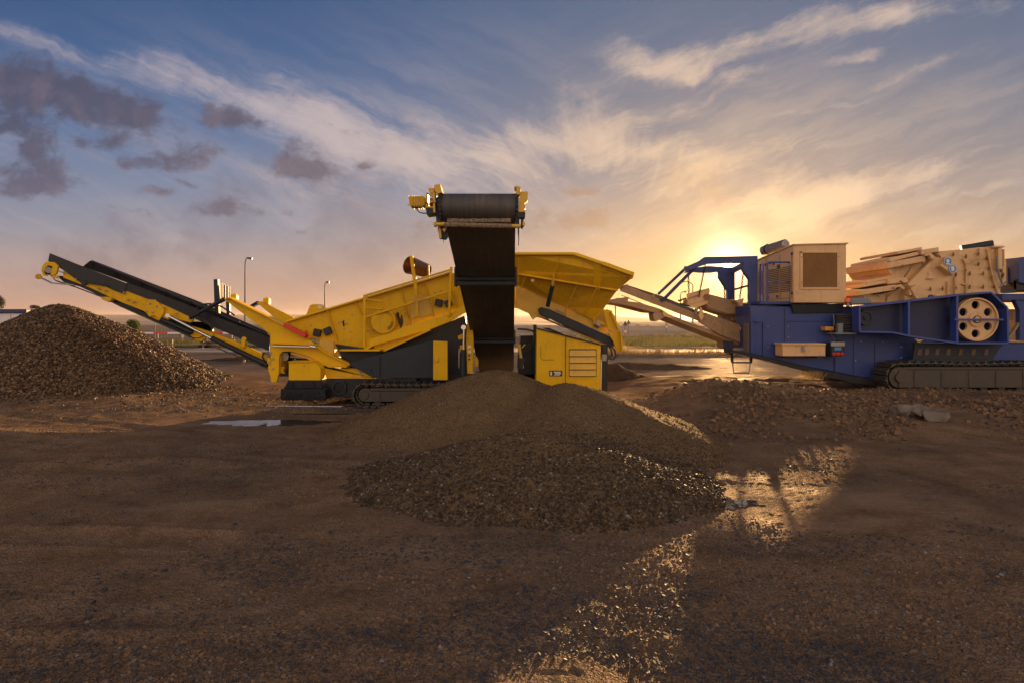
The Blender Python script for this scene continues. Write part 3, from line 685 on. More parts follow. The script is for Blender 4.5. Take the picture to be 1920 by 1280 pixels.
for i in range(len(ret) - 1):
    b.slab([W(*ret[i], D0 + .08), W(*ret[i + 1], D0 + .08), W(*ret[i + 1], D0 + 1.02), W(*ret[i], D0 + 1.02)], (0, 0, -.03))
b.build('conveyor_belt', 'belt', tail, 0)
b = MB(); b.poly([(106, 517), (118, 518), (169, 538), (225, 564), (281, 592), (304, 602), (358, 605), (362, 622), (360, 632), (320, 615), (281, 599), (225, 574), (191, 557), (150, 538), (120, 530)], D0 + .10, .9); b.build('return_guard', 'black', tail, .003)
b = MB(); b.tube(W(93, 505, D0 + .05), W(93, 505, D0 + 1.05), .13, 24); b.build('head_drum', 'rubber', tail, 0, True)
b = MB()
b.poly([(80, 497), (86, 491), (101, 492), (109, 499), (105, 514), (99, 517), (94, 516), (98, 500), (90, 498), (84, 503), (82, 512), (88, 518), (80, 517), (77, 507)], D0 - .07, .05)
b.tube(W(72.5, 519, D0 - .1), W(72.5, 519, D0 + 1.1), .06, 16)
b.poly([(96, 516), (108, 517), (110, 522), (98, 522)], D0 - .05, .04)
b.build('head_bracket', 'yellow', tail)
b = MB(); b.tube(W(91, 507, D0 - .1), W(91, 507, D0), .07, 16); b.bar(W(106, 507, D0 - .05), W(122, 513, D0 - .05), .03, .02); b.build('bearing', 'steel', tail)
b = MB(); b.bar(W(74, 520, D0 - .06), W(97, 531, D0 - .06), .04, .03); b.bar(W(97, 531, D0 - .06), W(140, 535, D0 - .02), .04, .03); b.bar(W(74, 520, D0 + 1.06), W(97, 531, D0 + 1.06), .04, .03); b.build('scraper_arm', 'steel', tail)
b = MB()
b.poly([(188, 557), (206, 557), (209, 562), (203, 567), (190, 561)], D0 - .05, .16)
b.poly([(272, 580), (276, 562), (290, 562), (300, 572), (308, 578), (307, 586), (300, 600), (290, 592), (279, 594)], D0 - .05, .05)
b.poly([(357, 622), (364, 616), (398, 624), (400, 632), (384, 633), (378, 640), (368, 638), (356, 628)], D0 - .06, .1)
b.poly([(451, 650), (453, 633), (457, 631), (462, 634), (460, 640), (458, 652)], D0 - .05, .04)
b.build('pivot_bracket', 'yellow', tail)
b = MB()
for (px, py) in ((281, 570), (275, 584), (286, 586), (294, 575), (307, 577), (142, 524), (184, 541), (250, 566), (232, 549), (330, 588), (355, 597), (239, 562), (197, 545)):
    b.tube(W(px, py, D0 - .07), W(px, py, D0), .022, 8)
b.build('bolt', 'steel', tail, .002)
b = MB(); b.poly([(150, 530), (157, 526), (163, 529), (161, 534), (154, 535)], D0 - .06, .05); b.bar(W(161, 530, D0 - .05), W(205, 537, D0 - .04), .03, .03); b.build('adjuster', 'black', tail)
b = MB(); b.tube(W(397, 634, D0 - .14), W(502, 684, D0 - .14), .055, 16); b.tube(W(490, 678, D0 - .14), W(496, 681, D0 - .14), .066, 16); b.build('hydraulic_cylinder', 'black', tail, 0, True)
b = MB(); b.tube(W(316, 593, D0 - .14), W(398, 635, D0 - .14), .03, 12); b.tube(W(314, 592, D0 - .18), W(314, 592, D0 - .05), .045, 12); b.build('hydraulic_rod', 'chrome', tail, 0, True)
b = MB(); b.tube(W(302, 599, D0 - .1), W(360, 624, D0 - .1), .05, 14); b.build('hydraulic_cylinder', 'black', tail, 0, True)
b = MB(); b.path([W(*p, D0 - .16) for p in ((390, 570), (375, 572), (369, 580), (374, 592), (390, 606), (398, 615), (396, 622))], .018); b.path([W(*p, D0 - .13) for p in ((376, 571), (395, 570), (415, 575), (432, 586), (440, 592))], .018)
b.path([W(*p, D0 - .12) for p in ((360, 624), (352, 632), (372, 634), (385, 628))], .010); b.path([W(*p, D0 - .12) for p in ((495, 660), (492, 668), (497, 678), (503, 676))], .02)
b.build('hydraulic_hose', 'rubber', tail, 0, True)
b = MB(); b.tube(W(357, 596, D0 - .25), W(421, 561, D0 - .3), .045, 12); b.tube(W(466, 578, 13.9), W(484, 568, 14.2), .05, 12); b.build('lift_strut', 'black', tail, 0, True)
# --- rear posts, racks
b = MB(); b.bar(W(406, 524, 13.4), W(408, 590, 13.4), .09, .10); b.bar(W(428, 565, 13.5), W(429, 590, 13.5), .08, .08)
b.build('grey_post', 'plate', scr)
for px in (414, 418, 423, 428):
    b = MB(); b.path([W(px - 1, 562, 13.6), W(px - 1, 531 + (px - 414) * .4, 13.6), W(px + 2.2, 531 + (px - 414) * .4, 13.6), W(px + 2.2, 562, 13.6)], .014, 6); b.build('guide_loop', 'steel', scr, 0)
# --- rear frame
RF = [(419, 561), (429, 558), (532, 609), (576, 634), (590, 646), (610, 660), (655, 682), (655, 688), (614, 688), (640, 690), (672, 690), (702, 708.5), (612, 707), (606, 694), (603, 684), (596, 676), (584, 669), (560, 662), (545, 658.5), (530, 658.5), (525, 663), (523, 672), (523, 698), (518, 716), (508, 716), (507, 705), (503, 694), (503, 684), (507, 672), (507, 645), (506, 626)]
b = MB(); b.poly(RF, 12.22, .06); b.poly([(481, 568), (490, 565), (549, 595), (560, 610), (530, 608)], 13.95, .06)
b.poly([(432, 552), (441, 551), (443, 555), (443, 564), (432, 560)], 12.4, .12); b.poly([(493, 560), (502, 558), (504, 561), (504, 571), (493, 567)], 13.9, .12)
b.slab([W(419, 560.5, 12.14), W(429, 557.5, 12.14), W(532, 608.5, 12.14), W(576, 633, 12.14)][::1] + [W(576, 636, 12.14), W(532, 611.5, 12.14), W(429, 560.5, 12.14), W(421, 562, 12.14)], (0, .24, 0))
b.poly([(507, 642), (590, 645.5), (590, 648), (507, 644.5)], 12.08, .2); b.poly([(614, 686), (650, 686), (650, 688.5), (614, 688.5)], 12.06, .2)
b.poly([(612, 706), (702, 707.5), (702, 709.5), (612, 709)], 12.08, .2)
b.slab([W(590, 646, 12.14), W(610, 660, 12.14), W(656, 682, 12.14), W(656, 684.5, 12.14), W(610, 662.5, 12.14), W(590, 649, 12.14)], (0, .2, 0))
rf = b.build('rear_frame', 'yellow_clean', scr)
b = MB(); b.poly([(545, 659), (560, 662), (584, 669), (596, 676), (603, 684), (606, 694), (612, 707), (608, 707), (600, 690), (590, 680), (575, 672), (545, 664)], 12.28, .5); b.poly([(523, 664), (526, 664), (526, 690), (523, 700)], 12.28, .5); b.build('arch_web', 'yellow_dirty', rf)
b = MB(); b.tube(W(512, 649, 12.02), W(590, 650.5, 12.02), .022, 12); b.tube(W(582, 649, 12.0), W(592, 651, 12.0), .04, 12); b.build('locking_rod', 'chrome', rf, 0, True)
b = MB()
for (px, py) in ((511, 672), (511, 690), (505, 678), (507, 661), (638, 705), (660, 706), (680, 706), (697, 706), (676, 702), (674, 697)): b.tube(W(px, py, 12.19), W(px, py, 12.23), .024, 8)
b.build('bolt', 'steel', rf, .002)
b = MB(); b.poly([(500, 672), (505, 669), (508, 676), (506, 686), (501, 680)], 12.2, .1); b.poly([(525, 688), (531, 686), (533, 690), (531, 696), (534, 700), (525, 699)], 12.3, .08); b.poly([(601, 688), (606, 690), (606, 700), (602, 698)], 12.15, .06); b.build('hinge_lug', 'yellow', rf)
# black box standing in for the dark interior behind the arch
b = MB(); b.box(W(526, 0, 12.9).x, W(612, 0, 12.9).x, 12.7, 14.0, .55, 1.15); b.build('dark_interior', 'black', scr)
b = MB(); b.tube(W(533, 668, 12.45), W(533, 668, 12.6), .09, 16); b.tube(W(545, 668, 12.5), W(575, 671, 12.5), .035, 10); b.tube(W(556, 664, 12.5), W(552, 678, 12.5), .03, 8); b.build('pipework', 'steel', scr, 0, True)
# rear cabinet with black lower guard
b = MB(); b.poly([(541, 678), (590, 678), (601, 690), (601, 713), (541, 713)], 11.95, 1.0); cab = b.build('rear_cabinet', 'yellow_clean', scr, .012)
b = MB(); b.poly([(540, 677), (588, 677), (588, 679), (540, 679)], 11.92, .4); b.tube(W(570, 684, 11.93), W(570, 684, 11.96), .02, 8); b.build('lid', 'yellow', cab)
b = MB()
b.slab([W(540, 712, 11.93), W(601, 712, 11.93), W(605, 728, 11.72), W(531, 728, 11.72)], (0, .8, 0)); b.slab([W(526, 729, 11.70), W(609, 729, 11.70), W(610, 747, 11.70), W(606, 750, 11.72), W(528, 750, 11.72), W(525, 746, 11.70)], (0, .9, 0))
gd = b.build('lower_guard', 'black', scr, .015)
b = MB()
for i in range(7):
    for sgn in (-1, 1):
        cx = 567 + sgn * (5 + i * 4.2)
        b.bar(W(cx + sgn * -3.0, 735, 11.69), W(cx + sgn * 3.0, 745, 11.69), .03, .018)
for i in range(8): b.bar(W(537 + i * 8, 748, 11.69), W(540 + i * 8, 748, 11.69), .02, .02)
for (px, py) in ((548, 715), (547, 720), (567, 721), (587, 715), (588, 720)): b.tube(W(px, py, 11.74), W(px, py, 11.9), .014, 8)
b.build('guard_rib', 'plate', gd, .002)
# chassis
b = MB(); b.poly([(612, 709), (782, 709), (782, 722), (700, 722), (680, 724), (668, 732), (662, 745), (613, 743)], 12.05, 1.9); b.poly([(780, 700), (1010, 700), (1010, 735), (780, 735)], 12.3, .6)
chs = b.build('chassis', 'black', scr, .012)
b = MB(); b.ring(W(636, 726, 12.0), (0, 1, 0), .12, .15, .04, 24)
for i in range(4): b.bar(W(628, 721 + i * 3.6, 12.02), W(642, 723.5 + i * 3.6, 12.02), .03, .016)
b.build('round_vent', 'plate', chs, .003)
# tracks
def make_track(parent, x0, x1, zb, zt, y0, wd, nseg, m='track_steel', pad=.035, framemat='track_steel'):
    r = (zt - zb) / 2; zc = (zt + zb) / 2; pth = []
    L = (x1 - x0 - 2 * r); per = 2 * L + 2 * math.pi * r; n = int(per / nseg)
    def at(s):
        s %= per
        if s < L: return (x0 + r + s, zt, 0)
        s -= L
        if s < math.pi * r: a = s / r; return (x1 - r + r * math.sin(a), zc + r * math.cos(a), -a)
        s -= math.pi * r
        if s < L: return (x1 - r - s, zb, math.pi)
        s -= L; a = s / r; return (x0 + r - r * math.sin(a), zc - r * math.cos(a), math.pi - a)
    t = MB()
    for i in range(n):
        x, z, a = at(i * per / n); sag = -.012 * (1 + math.cos(x * 3)) if a == 0 else 0
        c, s_ = math.cos(a), math.sin(a); seg = per / n * .86
        q = [(-seg / 2, -.015), (seg / 2, -.015), (seg / 2, .012), (seg * .12, .012), (seg * .05, .012 + pad), (-seg * .1, .012 + pad), (-seg * .16, .012), (-seg / 2, .012)]
        t.slab([(x + u * c - v * s_, y0, z + sag + u * s_ + v * c) for u, v in q], (0, wd, 0))
        q = [(-seg * .35, -.06), (seg * .35, -.06), (seg * .5, -.02), (-seg * .5, -.02)]
        t.slab([(x + u * c - v * s_, y0 + wd * .3, z + sag + u * s_ + v * c) for u, v in q], (0, wd * .4, 0))
    tr = t.build('track', m, parent, 0)
    f = MB(); f.slab([(x0 + r * .9, y0 + .03, zb + .10), (x1 - r * .9, y0 + .03, zb + .10), (x1 - r * .9, y0 + .03, zt - .16), (x0 + r * .9, y0 + .03, zt - .16)], (0, wd - .06, 0))
    f.slab([(x0 + r * 1.2, y0 + .08, zt - .16), (x1 - r * 1.2, y0 + .08, zt - .16), (x1 - r * 1.4, y0 + .08, zt - .09), (x0 + r * 1.4, y0 + .08, zt - .09)], (0, wd - .16, 0))
    k = int((x1 - x0) / .62)
    for i in range(k): xx = x0 + r + .3 + i * .62; f.slab([(xx, y0 + .012, zb + .12), (xx + .03, y0 + .012, zb + .12), (xx + .03, y0 + .012, zt - .18), (xx, y0 + .012, zt - .18)], (0, .03, 0))
    f.build('track_frame', framemat, tr, .008)
    for xc in (x0 + r, x1 - r):
        w_ = MB(); w_.tube((xc, y0 + .06, zc), (xc, y0 + wd - .06, zc), r - .09, 28); w_.tube((xc, y0 + .01, zc), (xc, y0 + .08, zc), r * .35, 16); w_.build('idler_wheel', framemat, tr, .006, True)
    for i in range(int((x1 - x0 - 2 * r) / .42)):
        w_ = MB(); xx = x0 + r + .25 + i * .42; w_.tube((xx, y0 + .08, zb + .09), (xx, y0 + wd - .08, zb + .09), .075, 14); w_.build('track_roller', framemat, tr, 0, True)
    return tr
xl = W(662, 0, 11.65).x; tz = H - 165 / F * 11.65
make_track(scr, xl, xl + 4.6, .03, .50, 11.65, .40, .15); make_track(scr, xl, xl + 4.6, .03, .50, 14.0, .40, .15)
# side covers
b = MB(); b.poly([(655, 680), (711, 664), (811, 638), (813, 708), (700, 708), (672, 692), (656, 685)], 12.02, .12); cov = b.build('side_cover', 'plate', scr)
b = MB()
for i in range(4):
    for j in range(2): b.bar(W(780 + j * 9 - i * .3, 672 + i * 5.5, 12.016), W(787 + j * 9 - i * .3, 671 + i * 5.5, 12.016), .01, .016)
for i in range(3):
    for j in range(2): b.bar(W(727 + j * 9, 680 + i * 4, 12.016), W(732 + j * 9, 679 + i * 4, 12.016), .01, .012)
b.build('vent_slot', 'rubber', cov, 0)
b = MB(); b.bar(W(696, 690, 12.01), W(696, 698, 12.01), .02, .015); b.tube(W(712, 664.4, 12.0), W(712, 708, 12.0), .008, 6); b.build('seam', 'black', cov, 0)
b = MB(); b.poly([(640, 660), (720, 658), (805, 619), (872, 592), (880, 640), (880, 700), (640, 700)], 12.5, .2); b.box(W(812, 0, 12.7).x, W(872, 0, 12.7).x, 12.75, 14.3, .3, 1.55); b.box(W(976, 0, 12.7).x, W(1006, 0, 12.7).x, 12.75, 14.3, .3, 1.45); b.build('inner_cover_backing', 'black', scr)  # rear panel, with black boxes as backing for the dark interior
b = MB(); b.poly([(628, 645), (720, 659), (700, 668), (660, 680), (640, 668)], 12.3, .2); b.build('inner_plate', 'black', scr)
# --- screen box
SB = [(536, 604), (575, 590), (680, 560), (778, 533), (846, 511), (862, 520), (876, 572), (842, 592), (782, 612), (690, 647), (682, 655), (628, 655), (620, 642), (600, 637), (576, 631)]
b = MB(); b.poly(SB, 12.45, .05); b.poly([(546, 602), (846, 516), (870, 572), (690, 640), (622, 641), (580, 625)], 14.0, .05)
b.poly([(845, 511), (862, 516), (872, 566), (866, 575)], 12.5, 1.5); b.poly([(550, 606), (574, 630), (860, 560), (846, 530)], 13.2, .04)
sbx = b.build('screen_box', 'yellow', scr)
b = MB(); b.bar(W(536, 603.5, 12.42), W(846, 511, 12.42), .12, .04); b.bar(W(546, 603, 14.02), W(846, 516, 14.02), .12, .04); b.build('top_flange', 'yellow_clean', sbx)
b = MB()
for (a, c) in (((614, 582), (632, 637)), ((666, 566), (684, 600)), ((751, 543), (770, 610)), ((797, 530), (812, 592)), ((848, 545), (858, 575))): b.bar(W(*a, 12.42), W(*c, 12.42), .06, .02)
b.build('rib', 'yellow', sbx)
b = MB(); b.poly([(574, 590), (581, 573), (585, 571), (602, 570.5), (612, 579), (613, 583)], 12.52, .05); lug = b.build('lifting_lug', 'yellow', sbx)
b = MB(); b.ring(W(600, 575, 12.515), (0, 1, 0), .02, .045, .06, 16); b.build('eye', 'rail_white', lug, 0)
b = MB(); b.bar(W(533, 609, 12.1), W(574, 630, 12.1), .10, .085); b.poly([(568, 628), (573, 619), (577, 630), (574, 635)], 12.12, .06); b.build('red_strut', 'red', sbx)
b = MB()
def sq(px, py, s, a, D): return [(px + s * (math.cos(R(a + k)) ), py + s * math.sin(R(a + k))) for k in (45, 135, 225, 315)]
b.poly(sq(593.5, 624, 9.5, 12, 12), 12.36, .12); b.poly(sq(613, 621, 9.5, -25, 12), 12.36, .12); b.poly(sq(822, 568, 9.5, 12, 12), 12.36, .12); b.poly(sq(840, 569, 9, -25, 12), 12.36, .12)
b.build('rubber_buffer', 'rubber', sbx, .008)
b = MB(); b.tube(W(719, 603, 12.28), W(719, 603, 12.46), .262, 40); b.ring(W(719, 603, 12.26), (0, 1, 0), .225, .262, .03, 40); dsc = b.build('drive_cover', 'yellow', sbx, .008)
b = MB()
for r0 in (.17, .19, .21):
    for a0 in (-60, 120):
        b.path([W(719, 603, 12.272) + Vector((math.cos(R(a0 + t * 7.5)) * r0, 0, math.sin(R(a0 + t * 7.5)) * r0)) for t in range(9)], .0045, 5)
b.build('cover_slot', 'rubber', dsc, 0)
b = MB(); b.poly([(742, 589), (746, 585), (750, 600), (753, 590), (755, 606), (751, 616), (747, 603)], 12.40, .06); b.build('drive_belt', 'rubber', sbx)
b = MB()
for (px, py) in ((583, 610), (640, 604), (648, 607), (635, 606), (651, 606), (660, 590), (700, 620), (755, 560), (760, 588), (775, 562), (764, 608), (770, 610), (806, 556), (815, 549), (826, 546), (832, 590), (645, 616), (690, 620), (728, 626), (657, 622)):
    b.tube(W(px, py, 12.43), W(px, py, 12.46), .017, 7)
b.build('bolt', 'steel', sbx, 0)
b = MB(); b.poly([(642, 603), (645, 600), (646, 612), (643, 612)], 12.44, .02); b.poly([(684, 648), (696, 645), (702, 652), (690, 655)], 12.40, .1); b.build('cable_clamp', 'rubber', sbx, 0)
b = MB(); b.poly([(771, 600), (772, 560), (809, 556), (812, 588), (800, 592), (790, 595), (781, 594)], 12.43, .012); b.build('patch_plate', 'yellow_dirty', sbx, .002)
# diagonal beam below the box
b = MB(); b.poly([(681, 641), (782, 606), (841, 589), (875, 571), (878, 583), (842, 604), (807, 618), (700, 648), (689, 655), (682, 655)], 12.30, .10)
b.poly([(690, 655), (697, 646), (806, 617), (720, 660), (700, 660)], 12.42, .05); b.poly([(636, 655), (712, 655), (712, 658), (636, 658)], 12.1, .4); b.poly([(806, 616), (720, 656), (720, 659), (807, 620)], 12.2, .2)
b.build('support_beam', 'yellow_clean', scr)
b = MB(); b.poly([(600, 636), (626, 640), (626, 670), (612, 662), (598, 648)], 12.26, .06); b.poly([(622, 668), (632, 655), (642, 658), (640, 668)], 12.35, .1); b.build('spring_mount', 'yellow_dirty', scr)
# walkway rails
b = MB(); D1 = 12.25
b.bar(W(684, 553, D1), W(683, 650, D1), .05, .06); b.bar(W(846, 501, D1), W(842, 593, D1), .05, .055)
b.bar(W(771, 480, D1), W(779, 535, D1), .05, .075); b.bar(W(779, 534, D1), W(782, 594, D1), .05, .075); b.bar(W(803, 497, D1 + .3), W(804, 525, D1 + .3), .04, .035)
b.build('rail_post', 'yellow', scr)
b = MB(); b.tube(W(686, 554, D1), W(845, 506, D1), .022, 10); b.tube(W(686, 595, D1), W(842, 547, D1), .022, 10); b.path([W(*p, D1) for p in ((686, 561), (717, 566), (720, 569), (718, 579), (714, 580), (686, 577))], .018)
b.build('hand_rail', 'yellow', scr, 0, True)
# exhaust pipe
b = MB(); a_, c_ = W(767, 497, 12.35), W(800, 508, 12.75); ax = (c_ - a_).normalized(); u = ax.orthogonal().normalized(); w_ = ax.cross(u); n = 28; vs = []; fs = []
for j, (t, r_) in enumerate(((0, .20), (0, .185), (1, .145), (1, .155))):
    q = a_.lerp(c_, t)
    for i in range(n): e = 2 * math.pi * i / n; vs.append(q + (u * math.cos(e) + w_ * math.sin(e)) * r_)
for (j0, j1) in ((1, 2), (0, 1), (3, 0), (2, 3)):
    for i in range(n): fs.append((j0 * n + i, j0 * n + (i + 1) % n, j1 * n + (i + 1) % n, j1 * n + i))
b.add(vs, fs); b.build('exhaust_pipe', 'copper', scr, 0, True)
# --- parts beside the base of the front conveyor
b = MB(); b.poly([(812, 639), (839, 640), (839, 712), (812, 712)], 11.75, .08); dr = b.build('hatch_door', 'yellow', scr, .01)
b = MB(); b.poly([(815, 671), (822, 670), (822, 678), (815, 678)], 11.72, .03); b.build('latch', 'yellow_dirty', dr)
b = MB(); b.poly([(875, 598), (881, 592), (886, 612), (888, 640), (886, 700), (876, 700), (874, 640)], 11.9, .1); b.poly([(858, 630), (870, 625), (872, 634), (860, 637)], 12.0, .2); b.poly([(862, 648), (872, 645), (872, 655), (862, 660)], 12.0, .1); b.poly([(888, 668), (893, 668), (897, 676), (896, 688), (891, 686)], 12.0, .1); col_ = b.build('support_column', 'yellow', scr)
b = MB()
for y_ in (666, 673): b.tube(W(880, y_, 11.895), W(880, y_, 11.92), .022, 10)
b.build('pin_hole', 'rubber', col_, 0)
b = MB(); b.rect(877, 647, 883, 652, 11.895, .01); b.rect(877, 657, 883, 661, 11.895, .01); b.build('warning_sticker', 'rail_white', col_, 0)
b = MB(); b.tube(W(868, 655, 11.85), W(868, 704, 11.85), .045, 14); b.build('hydraulic_cylinder', 'plate', scr, 0, True)
b = MB(); b.tube(W(870, 616, 11.85), W(869, 656, 11.85), .02, 10); b.tube(W(861, 654, 11.9), W(861, 690, 11.9), .015, 8); b.tube(W(869, 614, 11.75), W(869, 614, 11.95), .05, 12); b.build('hydraulic_rod', 'chrome', scr, 0, True)
b = MB(); b.bar(W(1003, 609, 12.0), W(1003, 700, 12.0), .10, .07); b.box(W(972, 0, 12.2).x, W(1004, 0, 12.2).x, 12.3, 13, .3, 1.30); b.poly([(970, 690), (970, 670), (984, 672), (985, 680), (981, 680), (980, 692)], 11.8, .1); b.build('pump_frame', 'black', scr)
b = MB(); b.tube(W(973, 645, 11.9), W(980, 690, 11.9), .03, 10); b.bar(W(978, 652, 11.85), W(985, 645, 11.85), .03, .02); b.build('pump', 'yellow_dirty', scr)
b = MB(); b.path([W(*p, 11.9) for p in ((970, 617), (988, 618), (998, 620), (1003, 626), (1004, 640))], .022); b.path([W(*p, 11.9) for p in ((975, 655), (990, 650), (1000, 640), (1003, 634))], .014); b.path([W(*p, 11.9) for p in ((975, 660), (992, 656), (1001, 646))], .014); b.build('hydraulic_hose', 'rubber', scr, 0, True)
b = MB(); b.box(W(972, 0, 20).x, W(1000, 0, 20).x, 20.0, 20.1, 1.3, 1.3 + .35)
# --- engine housing
b = MB(); b.poly([(1006, 616), (1126, 646.5), (1125, 738), (1005, 738)], 11.62, 2.2); eh = b.build('engine_housing', 'yellow_clean', scr, .015)
b = MB(); b.poly([(1006, 614.5), (1126, 645), (1126, 647), (1006, 616.5)], 11.58, 2.3); b.poly([(1018, 616), (1030, 615), (1060, 628), (1062, 630)], 12.1, .6); b.build('housing_roof', 'black', eh)
b = MB(); b.bar(W(1061, 631, 11.615), W(1060, 738, 11.615), .01, .008); b.path([W(*p, 11.615) for p in ((1014, 648), (1014, 670), (1017, 674), (1040, 674))], .004, 5); b.bar(W(1060, 630.5, 11.6), W(1060, 737, 11.6), .004, .004); b.build('door_seam', 'black', eh, 0)
b = MB(); b.tube(W(1038, 643, 11.6), W(1038, 643, 11.63), .012, 8); b.tube(W(1038, 660, 11.6), W(1038, 660, 11.63), .012, 8); b.bar(W(1058, 662, 11.6), W(1058, 667, 11.6), .02, .012); b.build('door_latch', 'yellow_dirty', eh, 0)
b = MB(); b.rect(1067, 654, 1118.5, 705.5, 11.612, .01); grl = b.build('grille', 'rubber', eh, 0)
b = MB()
for i in range(4):
    y_ = 656 + i * 12.4; b.slab([W(1068, y_, 11.60), W(1117.5, y_, 11.60), W(1117.5, y_ + 11.2, 11.56), W(1068, y_ + 11.2, 11.56)], (0, .03, 0))
b.build('louvre', 'yellow_dirty', grl, .003)
b = MB(); b.rect(1030, 694, 1054, 704.5, 11.605, .01); sg = b.build('sign_plate', 'plate', eh, .002)
b = MB(); b.rect(1038, 696, 1051.5, 698, 11.60, .004); b.rect(1040, 699, 1051.5, 701, 11.60, .004); b.rect(1038, 702, 1050, 703, 11.60, .004); b.rect(1032, 696, 1035, 703, 11.60, .004); b.build('sign_marking', 'rail_white', sg, 0)
b = MB(); b.bar(W(1133, 646, 11.9), W(1132, 738, 11.9), .18, .12); pst = b.build('corner_post', 'black', scr)
b = MB(); b.bar(W(1133, 664, 11.76), W(1132, 676, 11.76), .1, .10); b.build('clamp', 'steel', pst)
# --- hopper
b = MB()
b.poly([(966, 475, 11.25), (1076, 475, 11.25), (1125, 491, 11.25), (1188, 513, 11.25), (1186, 521, 11.28), (1157, 545, 11.55), (972, 514, 11.6)], 0, .03)
b.poly([(972, 514, 11.6), (1157, 545, 11.55), (1132, 579, 11.9), (1112, 600, 12.0), (1060, 576, 12.0), (967, 534, 12.0)], 0, .03)
b.slab([W(966, 475, 11.25), W(1076, 475, 11.25), W(1076, 479, 11.25), W(966, 479, 11.25)], (0, .1, 0))
# rear wall, seen only from other sides
zt = W(0, 475, 11.25).z; xa, xb = W(966, 0, 11.25).x, W(1188, 0, 11.25).x; zr = W(0, 513, 11.25).z
b.slab([(xa, 15.0, zt), (W(1076, 0, 11.25).x, 15.0, zt), (xb, 15.0, zr), (xb - .6, 14.3, 1.8), (xa, 14.3, 2.1)], (0, .03, 0))
b.slab([(xa - .9, 11.3, zt - .02), (xa - .9, 15.0, zt - .02), (xa - .5, 14.4, 2.1), (xa - .5, 12.0, 2.1)], (.03, 0, 0))
b.poly([(900, 475, 11.25), (966, 475, 11.25), (972, 514, 11.6), (967, 534, 12.0), (900, 510, 12.0)], 0, .03)
hop = b.build('hopper', 'yellow', scr)
b = MB()
b.bar(W(966, 476, 11.22), W(1076, 476, 11.22), .10, .05); b.bar(W(1076, 476, 11.22), W(1188, 514, 11.22), .10, .06); b.bar(W(1130, 494, 11.2), W(1188, 515, 11.2), .1, .075); b.poly([(1184, 512), (1189, 514), (1187, 523), (1183, 521)], 11.2, .2)
b.bar(W(970, 514, 11.55), W(1158, 545, 11.5), .10, .035); b.build('rim', 'yellow_clean', hop)
b = MB()
for (p, q, D_a, D_b) in (((1050, 483), (1036, 524), 11.28, 11.55), ((1036, 524), (1034, 532), 11.55, 11.6), ((986, 519), (969, 556), 11.6, 11.9), ((1082, 534), (1056, 592), 11.55, 12.0), ((1119, 540), (1094, 592), 11.5, 12.0), ((1130, 582), (1112, 600), 11.85, 11.9), ((972, 485), (972, 528), 11.3, 11.65), ((1126, 524), (1122, 545), 11.4, 11.5)):
    b.bar(W(*p, D_a - .03), W(*q, D_b - .03), .06, .018)
b.poly([(1114, 493, 11.22), (1127, 495, 11.22), (1125, 538, 11.5), (1113, 534, 11.5)], 0, .05)
b.path([W(*p, 11.24) for p in ((1049, 484), (1054, 481.5), (1080, 483), (1108, 493), (1114, 497))], .008, 5); b.path([W(*p, 11.24) for p in ((1127, 508), (1130, 504), (1150, 508), (1172, 520))], .008, 5)
b.build('rib', 'yellow_clean', hop)
b = MB(); b.poly([(995, 523), (1002, 524), (1002, 529), (996, 529)], 11.55, .04); b.build('hatch_tab', 'beige', hop)
b = MB(); b.tube(W(1036, 536, 11.5), W(1027, 574, 11.75), .045, 12); b.build('hydraulic_cylinder', 'plate', hop, 0, True)
b = MB(); b.tube(W(1038, 516, 11.42), W(1036, 537, 11.5), .02, 10); b.build('hydraulic_rod', 'yellow_dirty', hop, 0, True)
# feeder under the hopper
b = MB(); b.poly([(967, 532), (1060, 573), (1112, 598), (1132, 578), (1142, 600), (1140, 615), (1112, 616), (1060, 594), (1010, 580), (969, 560)], 12.08, .06)
b.poly([(969, 556), (1010, 576), (1040, 590), (1060, 602), (1022, 598), (1005, 595), (999, 600), (991, 588), (969, 578)], 12.02, .07); b.poly([(1060, 588), (1112, 612), (1110, 615), (1060, 594)], 11.98, .1)
b.poly([(967, 532), (1132, 580), (1140, 612), (1060, 594), (969, 578)], 14.2, .06)
fd = b.build('feeder', 'yellow_dirty', scr)
b = MB(); b.poly([(1009, 580), (1014, 576), (1030, 580), (1157, 637), (1158, 650), (1140, 646), (1060, 612), (1012, 589)], 11.9, .12); b.build('side_beam', 'plate', fd, .012)
b = MB(); b.poly([(1022, 597), (1060, 613), (1140, 647), (1135, 652), (1112, 640)], 11.98, .05); b.build('lower_beam', 'yellow_dirty', fd)
b = MB(); b.slab([W(969, 574, 12.2), W(1150, 650, 12.2), W(1150, 650, 14.1), W(969, 574, 14.1)], (0, 0, -.04)); b.build('feeder_belt', 'belt', fd, 0)
b = MB(); b.poly([(1112, 598), (1140, 605), (1141, 625), (1128, 628), (1114, 612)], 11.92, .1); b.tube(W(1120, 604, 11.85), W(1138, 610, 11.85), .035, 12); b.build('drive_motor', 'yellow_dirty', fd)
b = MB(); b.tube(W(1116, 606, 11.86), W(1124, 612, 11.86), .06, 12); b.tube(W(1042, 580, 11.9), W(1056, 587, 11.9), .02, 10); b.build('gearbox', 'steel', fd, 0, True)
b = MB(); b.poly([(1131, 582), (1138, 580), (1147, 583), (1163, 618), (1150, 619), (1148, 622), (1140, 618)], 11.75, .06); b.poly([(1140, 624), (1150, 620), (1165, 621), (1168, 640), (1167, 658), (1157, 659), (1150, 640)], 11.78, .06); b.poly([(1144, 585), (1148, 584), (1164, 619), (1160, 620)], 11.65, .3); b.poly([(1163, 622), (1166, 622), (1168, 657), (1165, 658)], 11.68, .8); b.build('end_plate', 'yellow', fd)
